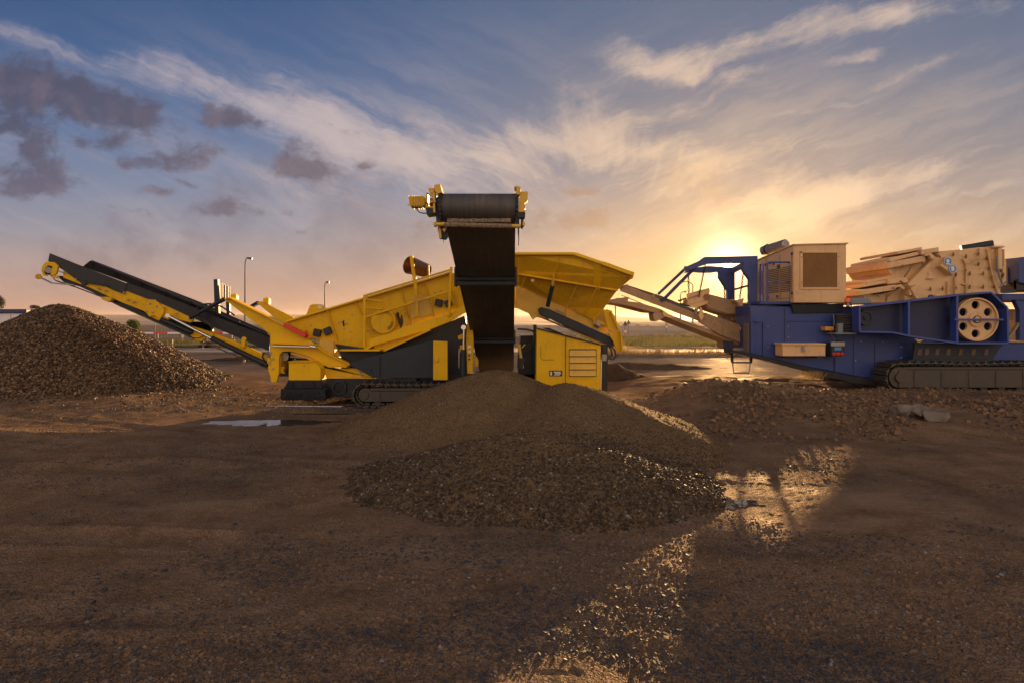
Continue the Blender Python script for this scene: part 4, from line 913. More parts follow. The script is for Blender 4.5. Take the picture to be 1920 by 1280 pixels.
b = MB(); b.path([W(*p, 11.8) for p in ((1140, 646), (1146, 656), (1148, 664), (1144, 669), (1139, 669))], .018); b.path([W(*p, 11.8) for p in ((1143, 645), (1152, 655), (1155, 666), (1150, 673), (1139, 671))], .018); b.build('hydraulic_hose', 'rubber', fd, 0, True)
# --- front conveyor
xc0, xc1 = -.88, .045
def lz(y): return 3.09 - .337 * (y - 7.45)
b = MB()
for (xa_, xb_) in ((xc0 + .02, xc0 + .08), (xc1 - .08, xc1 - .02)):
    b.slab([(xa_, 7.5, lz(7.5) + .06), (xa_, 13.5, lz(13.5) + .06), (xa_, 13.5, lz(13.5) + .26), (xa_, 7.5, lz(7.5) + .26)], (xb_ - xa_, 0, 0))
for i in range(6): yy = 8.0 + i; b.bar((xc0 + .05, yy, lz(yy) + .14), (xc1 - .05, yy, lz(yy) + .14), .05, .08)
fc = b.build('front_conveyor', 'yellow', scr); fc['label'] = 'black belt conveyor rising straight toward the camera'
b = MB(); b.slab([(xc0, 7.5, lz(7.5)), (xc1, 7.5, lz(7.5)), (xc1, 15.6, lz(15.6)), (xc0, 15.6, lz(15.6))], (0, 0, .014))
dy, dz, dr_ = 7.32, 3.245, .185
n = 26; pr = [(dy + .05 - .0 + dr_ * math.sin(R(a)), dz + dr_ * math.cos(R(a))) for a in np.linspace(20, -205, n)]
P1 = [(xc0, p[0], p[1]) for p in pr]; P2 = [(xc1 - .01, p[0], p[1]) for p in pr]
b.add(P1 + P2, [(i, i + 1, i + 1 + n, i + n) for i in range(n - 1)])
b.slab([(xc0, 7.42, dz + dr_), (xc1, 7.42, dz + dr_), (xc1, 13.6, lz(13.6) + .42), (xc0, 13.6, lz(13.6) + .42)], (0, 0, .014)); b.build('conveyor_belt', 'belt', fc, 0, True)
b = MB(); b.tube((xc0 - .06, dy + .05, dz), (xc1 + .04, dy + .05, dz), dr_ - .012, 40); drm = b.build('head_drum', 'rubber', fc, 0, True)
b = MB()
for a in range(0, 360, 18):
    for xx in (xc0 - .035, xc1 + .015): b.box(xx - .016, xx + .016, dy + .05 + (dr_ - .01) * math.sin(R(a)) - .014, dy + .05 + (dr_ - .01) * math.sin(R(a)) + .014, dz + (dr_ - .01) * math.cos(R(a)) - .014, dz + (dr_ - .01) * math.cos(R(a)) + .014)
b.build('lagging_bolt', 'plate', drm, .003)
for yb, zz in ((9.33, -.05), (12.5, -.05)):
    b = MB(); z_ = lz(yb) + zz; e = .055
    b.tube((xc0 - e, yb - .10, z_ + .055), (xc1 + e * .6, yb - .10, z_ + .055), .032, 14); b.box(xc0 - e, xc1 + e * .6, yb - .1, yb + .1, z_ - .045, z_ + .02); b.box(xc0 - e, xc0 - e + .03, yb - .13, yb + .13, z_ - .06, z_ + .25); b.box(xc1 + e * .6 - .03, xc1 + e * .6, yb - .13, yb + .13, z_ - .06, z_ + .25)
    b.build('cross_beam', 'plate', fc, .008)
D2 = 7.22
b = MB(); b.poly([(766, 368), (793, 367.5), (797, 370), (797, 385), (793, 387), (768, 387)], D2, .17); mo = b.build('drive_motor', 'yellow', fc, .012)
b = MB()
for i in range(5): b.rect(771 + i * 4.6, 366.7, 772.6 + i * 4.6, 388, D2 - .01, .19)
b.rect(765, 367, 766.5, 370, D2, .02); b.rect(765, 383, 766.5, 386, D2, .02); b.build('motor_fin', 'yellow_dirty', mo, 0)
b = MB(); b.path([W(*p, D2 + .05) for p in ((781, 388), (782, 394), (787, 399), (794, 400.5), (800, 400))], .007, 6); b.path([W(*p, D2) for p in ((800, 362), (806, 366), (812, 370))], .006, 6); b.path([W(*p, D2) for p in ((797, 380), (806, 384), (816, 384))], .008, 6); b.build('cable', 'rubber', fc, 0, True)
b = MB()
b.poly([(814, 347), (825, 345), (829, 361), (820, 364), (815, 358)], D2, .22); b.poly([(802, 353), (815, 352.5), (814, 360), (810, 363), (805, 361)], D2 + .02, .16)
b.poly([(811, 362), (815, 360), (816, 400), (812, 398)], D2 - .03, .25); b.poly([(798, 364), (801, 361), (802, 392), (798, 390)], D2, .18); b.rect(798, 387, 813, 390, D2 - .02, .2)
b.poly([(964, 350), (970, 348.5), (977, 352), (976, 363), (973, 366), (968, 364), (968, 354)], D2 - .02, .2); b.poly([(974, 361), (977, 359.5), (988, 359), (990, 362), (989, 377), (984, 381), (985, 391), (980, 397), (973, 396)], D2, .10); b.poly([(972, 394), (985, 394), (985, 398), (972, 398)], D2 - .02, .15)
b.tube(W(813, 420.5, D2 - .05), W(976, 424.5, D2 - .05), .024, 12); b.rect(813, 416, 817, 424, D2 - .08, .1); b.rect(980, 416, 984, 424, D2, .1)
b.poly([(821, 424), (826, 424), (828, 448), (823, 446)], D2, .03); b.build('head_bracket', 'yellow_dirty', fc, .004)
b = MB(); b.poly([(798, 390), (817, 390), (817, 401), (800, 403)], D2 - .01, .2); b.rect(970, 398, 985, 408, D2 - .01, .15); b.poly([(816, 372), (822, 368), (826, 420), (818, 420)], D2 + .05, .2); b.poly([(965, 368), (971, 366), (972, 424), (967, 424)], D2 + .02, .2)
b.poly([(820, 426), (838, 426), (840, 444), (836, 450), (824, 448)], D2 + .08, .04); b.poly([(970, 410), (974, 410), (973, 452), (971, 440)], D2, .03); b.poly([(977, 408), (982, 410), (980, 430), (976, 428)], D2 + .05, .03)
b.path([W(*p, D2) for p in ((972, 425), (971, 436), (973, 446), (972, 461))], .006, 5); b.path([W(*p, D2) for p in ((831, 446), (832, 456))], .004, 5); b.build('head_frame', 'black', fc, .004)
b = MB(); b.tube(W(826, 424, D2), W(836, 424, D2), .04, 8, .012); b.tube(W(806, 380, D2), W(818, 380, D2), .035, 10); b.tube(W(806, 380, D2), W(812, 380, D2), .055, 12); b.poly([(826, 426), (838, 427), (833, 436)], D2 + .02, .03); b.build('scraper_spring', 'copper', fc, 0)
b = MB()
for i in range(26):
    x_ = 838 + i * 4.6; b.poly([(x_, 409 + random.random() * 2), (x_ + 4.7, 409 + random.random() * 2), (x_ + 4.7, 416.5), (x_, 416.5)], D2 - .03 - random.random() * .012, .06)
for i in range(29):
    x_ = 832 + i * 4.4; b.tube(W(x_, 421.2 + i * .11, D2 - .055), W(x_ + 4.8, 421.3 + i * .11, D2 - .055), .026 + random.random() * .010, 8)
b.build('mud_crust', 'mud', fc, .003)

# ==================================================================  BLUE CRUSHER
cr = thing('mobile_crusher', 'blue and beige tracked crusher with large holed belt wheel and generator cabin', 'crushing machine', (9.5, 14, 0))
# --- body
b = MB(); b.poly([(1406, 573), (1500, 575), (1606, 575), (1700, 625), (1722, 640), (1722, 679), (1702, 680), (1684, 683), (1670, 693), (1660, 706), (1645, 710), (1610, 706), (1560, 696), (1500, 685), (1409, 663)], 13.5, .9)
body = b.build('body', 'blue', cr, .02)
b = MB(); b.poly([(1370, 655), (1409, 662), (1500, 684), (1610, 706), (1668, 712), (1668, 726), (1600, 718), (1500, 692), (1409, 669), (1371, 659)], 13.42, .3); b.build('lower_chassis', 'black', cr, .01)
b = MB(); b.bar(W(1410, 600, 13.47), W(1410, 662, 13.47), .06, .08); b.bar(W(1432, 604, 13.485), W(1432, 668, 13.485), .03, .05); b.bar(W(1565, 670, 13.485), W(1565, 698, 13.485), .03, .012); b.bar(W(1410, 603, 13.47), W(1425, 603, 13.47), .06, .03); b.build('body_rib', 'blue', body)
b = MB(); b.bar(W(1471, 577, 13.497), W(1471, 640, 13.497), .012, .012); b.bar(W(1472, 603, 13.497), W(1560, 603, 13.497), .012, .012); b.bar(W(1600, 630, 13.497), W(1600, 702, 13.497), .012, .010); b.bar(W(1640, 640, 13.497), W(1640, 704, 13.497), .012, .010); b.build('weld_seam', 'blue_dark', body, .001)
b = MB()
for (px, py) in ((1440, 612), (1440, 650), (1478, 612), (1478, 632), (1604, 675), (1615, 640), (1655, 640), (1655, 690), (1690, 650), (1690, 670)): b.tube(W(px, py, 13.48), W(px, py, 13.51), .014, 7)
b.build('bolt', 'steel', body, 0)
# toolbox
b = MB(); b.poly([(1467.6, 646), (1548, 646), (1548, 667), (1467.6, 667)], 13.1, .38); tb = b.build('tool_box', 'beige', cr, .008)
b = MB(); b.poly([(1466.6, 643.5), (1549, 643.5), (1549, 647), (1466.6, 647)], 13.07, .42); b.rect(1492, 648, 1502, 649, 13.08, .04); b.build('lid', 'beige', tb)
b = MB(); b.rect(1504.5, 647, 1509, 654, 13.07, .04); b.tube(W(1507, 656.5, 13.06), W(1507, 656.5, 13.11), .035, 12); b.tube(W(1538, 654.5, 13.09), W(1538, 654.5, 13.11), .012, 8); b.tube(W(1538, 659, 13.09), W(1538, 659, 13.11), .012, 8); b.tube(W(1538, 665, 13.09), W(1538, 665, 13.11), .012, 8); b.build('padlock', 'steel', tb, .002)
b = MB(); b.rect(1470, 667, 1476, 671, 13.2, .25); b.rect(1528, 667, 1534, 671, 13.2, .25); b.build('bracket', 'black', tb)
# control box
b = MB(); b.rect(1559, 642, 1584, 668, 13.15, .33); b.rect(1572, 637.5, 1580, 641, 13.2, .1); cb = b.build('control_box', 'plate', cr, .008)
b = MB(); b.rect(1558.5, 641, 1584.5, 649, 13.13, .04); b.build('cover', 'steel', cb)
b = MB(); b.rect(1565, 650.5, 1577.5, 656.5, 13.14, .02); lb = b.build('label', 'sign_blue', cb, 0)
b = MB()
for i in range(3): b.rect(1566.5 + i * 3.6, 652, 1568.9 + i * 3.6, 655, 13.136, .004)
b.build('label_mark', 'grey_hood', lb, 0)
for i in range(3):
    b = MB(); c = W(1565 + i * 7.3, 663.5, 13.1); b.tube(c, c + Vector((0, .06, 0)), .040, 16); b.tube(c + Vector((0, -.02, -.01)), c, .025, 12); b.build('socket', 'red', cb, .004)
b = MB(); b.rect(1547.5, 612.5, 1564, 620, 13.3, .2); jb = b.build('junction_box', paint('amber_box', (.62, .27, .03), amt=.4), cr, .006)
b = MB(); b.path([W(*p, 13.35) for p in ((1557, 620), (1559, 628), (1564, 635), (1569, 640))], .012); b.path([W(*p, 13.4) for p in ((1563, 590), (1564, 602), (1563.5, 612))], .012); b.build('cable', 'steel', jb, 0, True)
# --- generator cabin
X0, X1 = W(1488, 0, 13.3).x, W(1587, 0, 13.3).x; zb_ = W(0, 568, 13.3).z; zt_ = W(0, 459.5, 13.3).z
b = MB(); b.add([(X0, 13.3, zb_), (X1, 13.3, zb_), (X1, 13.3, zt_ + .03), (X0, 13.3, zt_), (X0, 15.4, zb_), (X1, 15.4, zb_), (X1, 15.4, zt_ - .17), (X0, 15.4, zt_ - .17)],
    [(0, 1, 2, 3), (5, 4, 7, 6), (4, 0, 3, 7), (1, 5, 6, 2), (3, 2, 6, 7), (4, 5, 1, 0)]); gen = b.build('generator_cabin', 'beige', cr, .015)
b = MB(); b.add([(X0 - .03, 13.27, zt_ - .01), (X1 + .03, 13.27, zt_ + .02), (X1 + .03, 13.27, zt_ + .05), (X0 - .03, 13.27, zt_ + .02), (X0 - .03, 15.43, zt_ - .18), (X1 + .03, 15.43, zt_ - .18), (X1 + .03, 15.43, zt_ - .15), (X0 - .03, 15.43, zt_ - .15)],
    [(0, 1, 2, 3), (5, 4, 7, 6), (4, 0, 3, 7), (1, 5, 6, 2), (3, 2, 6, 7), (4, 5, 1, 0)]); b.build('roof', 'beige', gen)
b = MB()
for r in ((1500.5, 471, 1576, 474.5), (1500.5, 539, 1576, 543), (1500.5, 474.5, 1505.5, 539), (1570, 474.5, 1576, 539)): b.rect(*r, 13.28, .03)
fr = b.build('grille_frame', 'beige', gen, .004)
b = MB(); b.rect(1505.5, 474.5, 1570, 539, 13.292, .006); b.build('grille_mesh', 'mesh', fr, 0)
b = MB()
for i in range(22): b.tube(W(1507.5 + i * 2.9, 475, 13.288), W(1507.5 + i * 2.9, 538.5, 13.288), .005, 5)
b.build('grille_wire', 'mesh', fr, 0)
b = MB()
for (px, py) in ((1503, 482), (1503, 531), (1573, 482), (1573, 531)): b.tube(W(px, py, 13.27), W(px, py, 13.29), .010, 8)
b.rect(1500, 472, 1504, 474, 13.27, .01)
b.build('screw', 'black', fr, 0)
b = MB()      # louvres and doors on the side wall (faces left)
xs_ = X0 - .004
for (ya, yb2) in ((13.42, 13.92), (14.02, 14.62), (14.85, 15.25)):
    for i in range(14): z0 = zb_ + .28 + i * .044; b.box(xs_ - .012, xs_, ya, yb2, z0, z0 + .018)
b.build('louvre', 'black', gen, 0)
b = MB()
for ya in (13.38, 13.97, 14.74, 15.32): b.box(xs_ - .004, xs_ + .004, ya - .007, ya + .007, zb_ + .12, zt_ - .16)
b.box(xs_ - .004, xs_ + .002, 13.35, 14.75, zb_ + .115, zb_ + .125); b.build('door_seam', 'mesh', gen, 0)
b = MB()
for (ya, zz) in ((13.36, .20), (13.36, 1.12), (14.10, .15), (14.60, .15), (14.5, 1.02), (14.75, 1.0), (14.3, .98)): b.box(xs_ - .02, xs_, ya - .03, ya + .03, zb_ + zz, zb_ + zz + .06)
b.box(xs_ - .02, xs_, 13.98, 14.10, zb_ + .86, zb_ + .96); b.build('hinge', 'black', gen, .003)
b = MB(); a_, c_ = W(1434, 470, 14.9), W(1473, 458, 14.3); b.tube(a_, c_, .125, 24); b.tube(c_, c_ + (c_ - a_).normalized() * .03, .125, 24, .10); b.tube(a_ - (c_ - a_).normalized() * .06, a_, .12, 24, .125); mf = b.build('exhaust_silencer', 'steel', gen, .004, True)
b = MB(); b.ring(a_ + (c_ - a_) * .12, (c_ - a_), .124, .137, .03, 24); b.bar(a_ + Vector((-.02, 0, .12)), a_ + Vector((.08, 0, .17)), .03, .02); b.build('strap', 'black', mf, 0)
b = MB(); b.slab([(X0, 13.4, zb_ - .02), (X1, 13.4, zb_ - .02), (X1 + .0, 13.45, zb_ - .22), (X0 + .08, 13.45, zb_ - .25)], (0, 1.8, 0)); b.build('under_frame', 'plate', cr)
# platform and rails
px0, px1 = W(1423, 0, 13.5).x, W(1487, 0, 13.5).x; zp = W(0, 567, 13.5).z
b = MB(); b.box(px0, px1, 13.45, 15.4, zp - .05, zp + .02); b.build('platform', 'blue', cr)
b = MB()
b.path([W(1439, 568, 13.48), W(1439, 498, 13.48)] + [W(*p, 13.48) for p in arc(1443, 496, 4, 4, 180, 90, 4)] + [W(*p, 13.48) for p in arc(1478, 496, 4, 4, 90, 0, 4)] + [W(1482, 568, 13.48)], .021); b.tube(W(1439, 530, 13.48), W(1482, 530, 13.48), .010, 8)
b.path([W(1431.5, 568, 13.5), W(1431.5, 500, 13.5)] + [W(1431, 496, 13.5), W(1428.5, 494, 13.8), W(1426, 495, 14.1), W(1425, 500, 14.2), W(1425, 568, 14.2)], .021)
b.build('guard_rail', 'blue_highlight', cr, 0, True)
b = MB()
for i in range(28): c = W(1421 - .1 * (i % 2), 512 + i * 3.4, 13.85); b.ring(c, (0, 1, 0) if i % 2 else (1, 0, 0), .008, .016, .008, 8)
b.build('safety_chain', 'steel', cr, 0)
# beacon, hood, motor
b = MB(); b.tube(W(1589, 567, 13.3), W(1589, 559, 13.3), .075, 16, .065); bc = b.build('beacon', 'orange', cr, .008, True)
b = MB(); b.tube(W(1590, 575, 13.3), W(1590, 567, 13.3), .04, 12); b.build('beacon_base', 'steel', bc)
b = MB(); hx = [(1596, 572), (1596, 563), (1600, 560), (1612, 558.5), (1628, 559), (1634, 562), (1637, 571)]; b.poly(hx, 13.2, .6); b.build('rounded_hood', 'grey_hood', cr, .03)
b = MB(); b.tube(W(1570, 606, 13.4), W(1595, 606, 13.4), .20, 24); em = b.build('electric_motor', 'black', cr, .01)
b = MB()
for i in range(16): a = i * 22.5; b.bar(W(1569, 606, 13.4) + Vector((0, -.20 * math.cos(R(a)), .20 * math.sin(R(a)))), W(1594, 606, 13.4) + Vector((0, -.20 * math.cos(R(a)), .20 * math.sin(R(a)))), .012, .03)
for i in range(9): b.rect(1568, 590 + i * 4, 1594, 591.4 + i * 4, 13.17, .04)
b.build('cooling_fin', 'track_steel', em, 0)
b = MB(); b.rect(1572, 606, 1581, 624, 13.12, .12); b.rect(1567, 624, 1606, 627, 13.1, .5); b.build('terminal_box', 'grey_hood', em, .006)
# --- belt guard
GO = [(1605, 576), (1699, 565), (1788, 554), (1849, 549), (1880, 578), (1881, 643), (1789, 643), (1699, 630), (1666, 623), (1606, 622)]
b = MB(); b.poly(GO, 13.15, .08); bg_ = b.build('belt_guard', 'blue_dark', cr)
b = MB()
for i in range(len(GO)):
    p, q = GO[i], GO[(i + 1) % len(GO)]; b.bar(W(*p, 13.02), W(*q, 13.02), .28, .045)
for (x_, a_, c_) in ((1699, 565, 630), (1789, 554, 643)): b.bar(W(x_, a_ + 1, 12.98), W(x_, c_ - 1, 12.98), .2, .05)
b.bar(W(1789, 599.5, 12.86), W(1881, 599.5, 12.86), .03, .045); b.build('guard_frame', 'blue_highlight', bg_)
c = W(1829.5, 599, 12.98); b = MB(); n = 72; r_o, r_h, r_c = .49, .092, .325
# wheel disc with six holes, built as grid of sectors
def wheel(b, c, ro, holes, hr, hc, t):
    bm = bmesh.new()
    outer = [bm.verts.new((math.cos(2 * math.pi * i / 60) * ro, 0, math.sin(2 * math.pi * i / 60) * ro)) for i in range(60)]
    es = [bm.edges.new((outer[i], outer[(i + 1) % 60])) for i in range(60)]
    for k in range(holes):
        a = 2 * math.pi * k / holes + math.pi / 2
        hv = [bm.verts.new((math.cos(a) * hc + math.cos(2 * math.pi * i / 20) * hr, 0, math.sin(a) * hc + math.sin(2 * math.pi * i / 20) * hr)) for i in range(20)]
        es += [bm.edges.new((hv[i], hv[(i + 1) % 20])) for i in range(20)]
    bmesh.ops.triangle_fill(bm, edges=es, use_beauty=True)
    r = bmesh.ops.extrude_face_region(bm, geom=bm.faces[:])
    for v in [g_ for g_ in r['geom'] if isinstance(g_, bmesh.types.BMVert)]: v.co.y += t
    bm.verts.index_update(); b.add([v.co + Vector(c) for v in bm.verts], [tuple(v.index for v in f.verts) for f in bm.faces]); bm.free()
wheel(b, c, r_o - .02, 6, r_h, r_c, .06); b.ring(c + Vector((0, -.05, 0)), (0, 1, 0), r_o - .035, r_o, .14, 60); b.ring(c + Vector((0, -.03, 0)), (0, 1, 0), .06, .165, .05, 40); b.tube(c + Vector((0, -.05, 0)), c, .075, 20)
wh = b.build('belt_wheel', 'beige', bg_, .004)
b = MB(); b.ring(c + Vector((0, -.054, 0)), (0, 1, 0), .070, .084, .02, 24); b.build('hub_ring', 'black', wh, 0)
b = MB(); c2 = W(1623, 596, 13.0); b.tube(c2, c2 + Vector((0, .12, 0)), .17, 28); b.ring(c2 - Vector((0, .02, 0)), (0, 1, 0), .12, .17, .03, 28); b.tube(c2 - Vector((0, .03, 0)), c2, .05, 14); b.build('motor_pulley', 'plate', bg_, .004, True)
# --- underframe
b = MB(); b.poly([(1716, 642), (1880, 645), (1870, 660), (1858, 679), (1711, 679)], 13.2, .08); b.poly([(1705, 674), (1860, 674), (1860, 680), (1700, 680)], 13.05, .3); pf = b.build('slotted_beam', 'plate', cr)
b = MB()
for x_ in (1723, 1736.5, 1756, 1777, 1800, 1824, 1848): b.poly([(x_ - 3, 665), (x_ - 1, 654), (x_ + 6, 653.5), (x_ + 4, 665.5)], 13.19, .01)
b.build('slot', paint('rusty_slot', (.10, .045, .02), amt=.3), pf, 0)
b = MB(); b.poly([(1883, 642), (2120, 642), (2120, 680), (1856, 680), (1860, 664)], 13.25, 2.6); b.poly([(1715, 655), (1716, 680), (1880, 680), (1880, 640)], 14.2, 1.5); b.build('rear_body', 'blue', cr, .02)
b = MB(); b.poly([(1885, 639), (2120, 639), (2120, 642.5), (1880, 642.5)], 13.2, .3); b.bar(W(1886, 640, 13.4), W(1914, 600, 13.4), .08, .05); b.rect(1885, 580, 1913, 600, 13.9, .05); b.rect(1885, 600, 1908, 640, 14.1, .05); b.build('hopper_brace', 'beige_dirty_backlit', cr)
b = MB(); b.poly([(1880, 551), (1920, 551), (2120, 545), (2120, 562), (1880, 563)], 13.3, 2.2); b.poly([(1903, 563), (1920, 563), (1935, 563), (1935, 640), (1912, 640), (1912, 582)], 13.35, .12); b.poly([(1910, 483), (1990, 475), (1990, 545), (1911, 530)], 13.6, 1.6); b.build('hopper_support', 'blue', cr)
b = MB(); 
for i in range(6): b.tube(W(1903, 527 + i * 3.2, 13.7), W(1930, 527 + i * 3.2, 13.7), .05, 10)
b.build('rubber_bellows', 'rubber', cr, 0)
ctx = W(1663, 0, 12.95).x
make_track(cr, ctx, ctx + 5.2, .165, .83, 12.95, .5, .19, pad=.04); make_track(cr, ctx, ctx + 5.2, .165, .83, 15.4, .5, .19, pad=.04)
# --- crusher housing
b = MB()
b.poly([(1703, 533), (1765, 471), (1802, 468), (1835, 464), (1848, 463.5), (1881, 466), (1879, 500), (1876, 556), (1860, 566), (1695, 566), (1697, 552)], 13.6, 1.9)
hs = b.build('crusher_housing', 'beige', cr, .015)
b = MB(); b.poly([(1764, 499), (1777, 481), (1795, 503), (1787, 517)], 13.42, .2); bx = b.build('inspection_box', 'beige', hs, .008)
for (px, py, glove) in ((1777.5, 490.5, False), (1786.5, 504.5, True)):
    b = MB(); cc = W(px, py, 13.395); b.tube(cc, cc + Vector((0, .012, 0)), .092, 32); sgn = b.build('safety_sign', 'sign_blue', bx, 0)
    b = MB(); b.ring(cc + Vector((0, -.003, 0)), (0, 1, 0), .086, .093, .006, 32)
    if glove:
        b.poly([(px - 2.2, py + 4), (px - 2.8, py - 1), (px - 4, py - 2), (px - 2.6, py - 3), (px - 1.6, py - 4.6), (px + 1.6, py - 4.8), (px + 3, py - 2.6), (px + 3, py + 1), (px + 1.8, py + 4.4)], 13.39, .004)
    else:
        b.poly(arc(px, py - .8, 2.9, 3.4, 0, 360, 15)[:-1], 13.39, .004); b.poly([(px - 4, py + 5.6), (px - 2, py + 3.2), (px + 2, py + 3.2), (px + 4, py + 5.6)], 13.39, .004)
    b.build('pictogram', 'rail_white', sgn, 0)
b = MB()
for (p, q) in (((1811, 497), (1811, 556)), ((1805, 486), (1811, 497)), ((1811, 495), (1835, 481)), ((1836, 466), (1836, 482)), ((1776, 528), (1776, 560)), ((1790, 520), (1790, 562)), ((1850, 467), (1860, 520)), ((1860, 520), (1872, 555)), ((1862, 469), (1853, 477)), ((1803, 533), (1815, 534)), ((1697, 552), (1722, 535)), ((1881, 468), (1881, 500))):
    b.bar(W(*p, 13.57), W(*q, 13.57), .06, .03)
b.rect(1741, 511, 1750, 522, 13.57, .05); b.rect(1739, 520.5, 1752, 523, 13.54, .08); b.rect(1754, 553, 1784, 557, 13.52, .1); b.rect(1862, 461, 1884, 464.5, 13.5, .6); b.rect(1872, 466, 1880, 505, 13.5, .1); b.rect(1880, 488, 1887, 535, 13.65, .4); b.poly([(1722, 566), (1703, 533), (1714, 551), (1730, 562), (1728, 566)], 13.4, .2); b.poly([(1697, 558), (1713, 548), (1722, 533), (1726, 535), (1728, 566), (1697, 566)], 13.55, .06)
b.build('stiffener', 'beige', hs)
b = MB()
for (px, py) in ((1793, 515), (1793, 540), (1811, 507), (1819, 513), (1819, 538), (1835, 495), (1844, 513), (1844, 538), (1768, 541), (1745, 542), (1855, 502), (1860, 519), (1864, 537), (1835, 475), (1850, 484), (1812, 481), (1788, 477), (1878, 507), (1882, 516)):
    b.tube(W(px, py, 13.5), W(px, py, 13.62), .020, 8); b.rect(px - .8, py - 4, px + .8, py + 4, 13.585, .03)
b.build('bolt', 'mesh', hs, 0)
b = MB(); b.path([W(*p, 13.5) for p in ((1869, 480), (1870, 502), (1874, 520), (1880, 533), (1874, 540))], .02); b.path([W(*p, 13.5) for p in ((1881, 535), (1887, 528))], .02); b.build('hydraulic_hose', 'grey_hood', hs, 0, True)
b = MB(); b.tube(W(1802, 467, 14.0), W(1862, 457.5, 13.7), .085, 14, .09); b.build('roof_tube', 'plate', hs, 0, True)
b = MB(); b.poly([(1711, 561), (1744, 561), (1746, 553), (1750, 553), (1752, 561), (1752, 563), (1741, 563), (1741, 560)], 13.3, .02)
b = MB(); b.ring(W(1746, 557, 13.2), (0, 1, 0), .022, .055, .03, 16); b.rect(1741.5, 557, 1750.5, 562, 13.2, .03); b.build('lifting_eye', 'blue', hs, 0)
b = MB(); b.poly([(1886, 502), (1912, 501), (1914, 530), (1908, 540), (1886, 536)], 13.9, 1.2); b.build('inlet_duct', 'beige_dirty_backlit', hs)
# flaps: two stepped stacks of lids
def flap(parent, x0, y0, x1, y1, th, D, dep, m='beige'):
    b = MB(); b.poly([(x0, y0), (x0 + 3, y0 - 1.6), (x1, y1), (x1 + 1.0, y1 + th), (x0 + 1, y0 + th * .9)], D, dep); return b.build('lid_flap', m, parent, .008)
flap(hs, 1683, 472.5, 1728, 463.5, 5, 13.75, 1.5); flap(hs, 1668, 485, 1722, 472, 6.5, 13.7, 1.6); flap(hs, 1664, 494, 1735, 479, 11, 13.6, 1.7); flap(hs, 1727, 470, 1760, 463.5, 9, 13.65, 1.5)
flap(hs, 1624, 527, 1664, 519, 4.5, 13.75, 1.5); flap(hs, 1612, 534.5, 1664, 524.5, 6, 13.7, 1.6); flap(hs, 1610, 546, 1680, 534, 9.5, 13.6, 1.7); flap(hs, 1664, 525, 1702, 521, 9, 13.65, 1.5)
b = MB()
b.poly([(1674, 502), (1735, 489), (1745, 487), (1764, 472), (1770, 478), (1703, 534), (1664, 536), (1661, 524), (1669, 514)], 13.8, 1.5)
b.poly([(1624, 557), (1680, 545), (1704, 533), (1712, 552), (1697, 568), (1633, 568)], 13.8, 1.5)
b.poly([(1657, 494), (1662, 490), (1676, 503), (1672, 516), (1668, 512)], 13.72, 1.6); b.poly([(1609, 546), (1612, 543), (1628, 553), (1624, 561)], 13.72, 1.6)
b.poly([(1735, 478), (1746, 474), (1754, 482), (1748, 487), (1742, 479), (1736, 481)], 13.5, .1); b.poly([(1677, 538), (1690, 533), (1698, 540), (1695, 544), (1686, 538), (1678, 541)], 13.5, .1); b.poly([(1704, 545), (1720, 533), (1724, 536), (1714, 553), (1706, 555)], 13.45, .12)
b.build('sloping_hood', 'beige', hs, .008)
b = MB()
for (p, q) in (((1751, 473), (1758, 482)), ((1758, 478), (1763, 483)), ((1688, 527), (1697, 535)), ((1694, 531), (1702, 540)), ((1700, 536), (1708, 545)), ((1700, 540), (1723, 536)), ((1709, 498), (1704, 508)), ((1704, 508), (1696, 519)), ((1692, 497), (1694, 502)), ((1728, 492), (1732, 496)), ((1664, 550), (1661, 566)), ((1675, 546), (1662, 558)), ((1643, 552), (1648, 556)), ((1766, 484), (1773, 488))):
    b.tube(W(*p, 13.6), W(*q, 13.6), .022, 8)
b.build('hinge_rod', 'mesh', hs, 0)
# --- discharge conveyor and its portal
DD = 14.25
b = MB(); b.poly([(1163, 545), (1174, 535), (1181, 538), (1240, 562), (1312, 591), (1313, 603), (1240, 575)], DD, .10); b.poly([(1163, 545), (1174, 535), (1312, 591), (1313, 603)], DD + 1.2, .08)
b.poly([(1174, 533), (1179, 534), (1177, 541), (1173, 540)], DD - .05, .08); b.poly([(1224, 552), (1229, 552), (1227, 561), (1223, 560)], DD - .05, .08); b.poly([(1305, 578), (1310, 577), (1306, 590), (1302, 588)], DD - .05, .08)
dc = b.build('discharge_conveyor', 'beige_dirty_backlit', cr)
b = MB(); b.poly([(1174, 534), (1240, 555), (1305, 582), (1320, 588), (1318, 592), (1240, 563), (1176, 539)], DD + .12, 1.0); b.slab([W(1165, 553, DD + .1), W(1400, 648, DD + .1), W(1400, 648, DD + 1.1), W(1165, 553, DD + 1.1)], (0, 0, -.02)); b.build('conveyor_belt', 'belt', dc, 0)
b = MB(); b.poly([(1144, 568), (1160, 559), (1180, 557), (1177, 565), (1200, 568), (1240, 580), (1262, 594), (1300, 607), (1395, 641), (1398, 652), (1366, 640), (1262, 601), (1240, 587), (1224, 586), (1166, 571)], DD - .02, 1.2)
b.poly([(1310, 603), (1318, 588), (1322, 586), (1392, 611), (1403, 640), (1396, 645), (1350, 628)], DD - .10, .08); b.build('conveyor_trough', 'beige_dirty_backlit', dc, .01)
b = MB(); b.poly([(1224, 588), (1240, 583), (1248, 595), (1240, 598), (1231, 603), (1227, 601)], DD - .02, .5); b.build('weight_box', 'beige_dirty_backlit', dc)
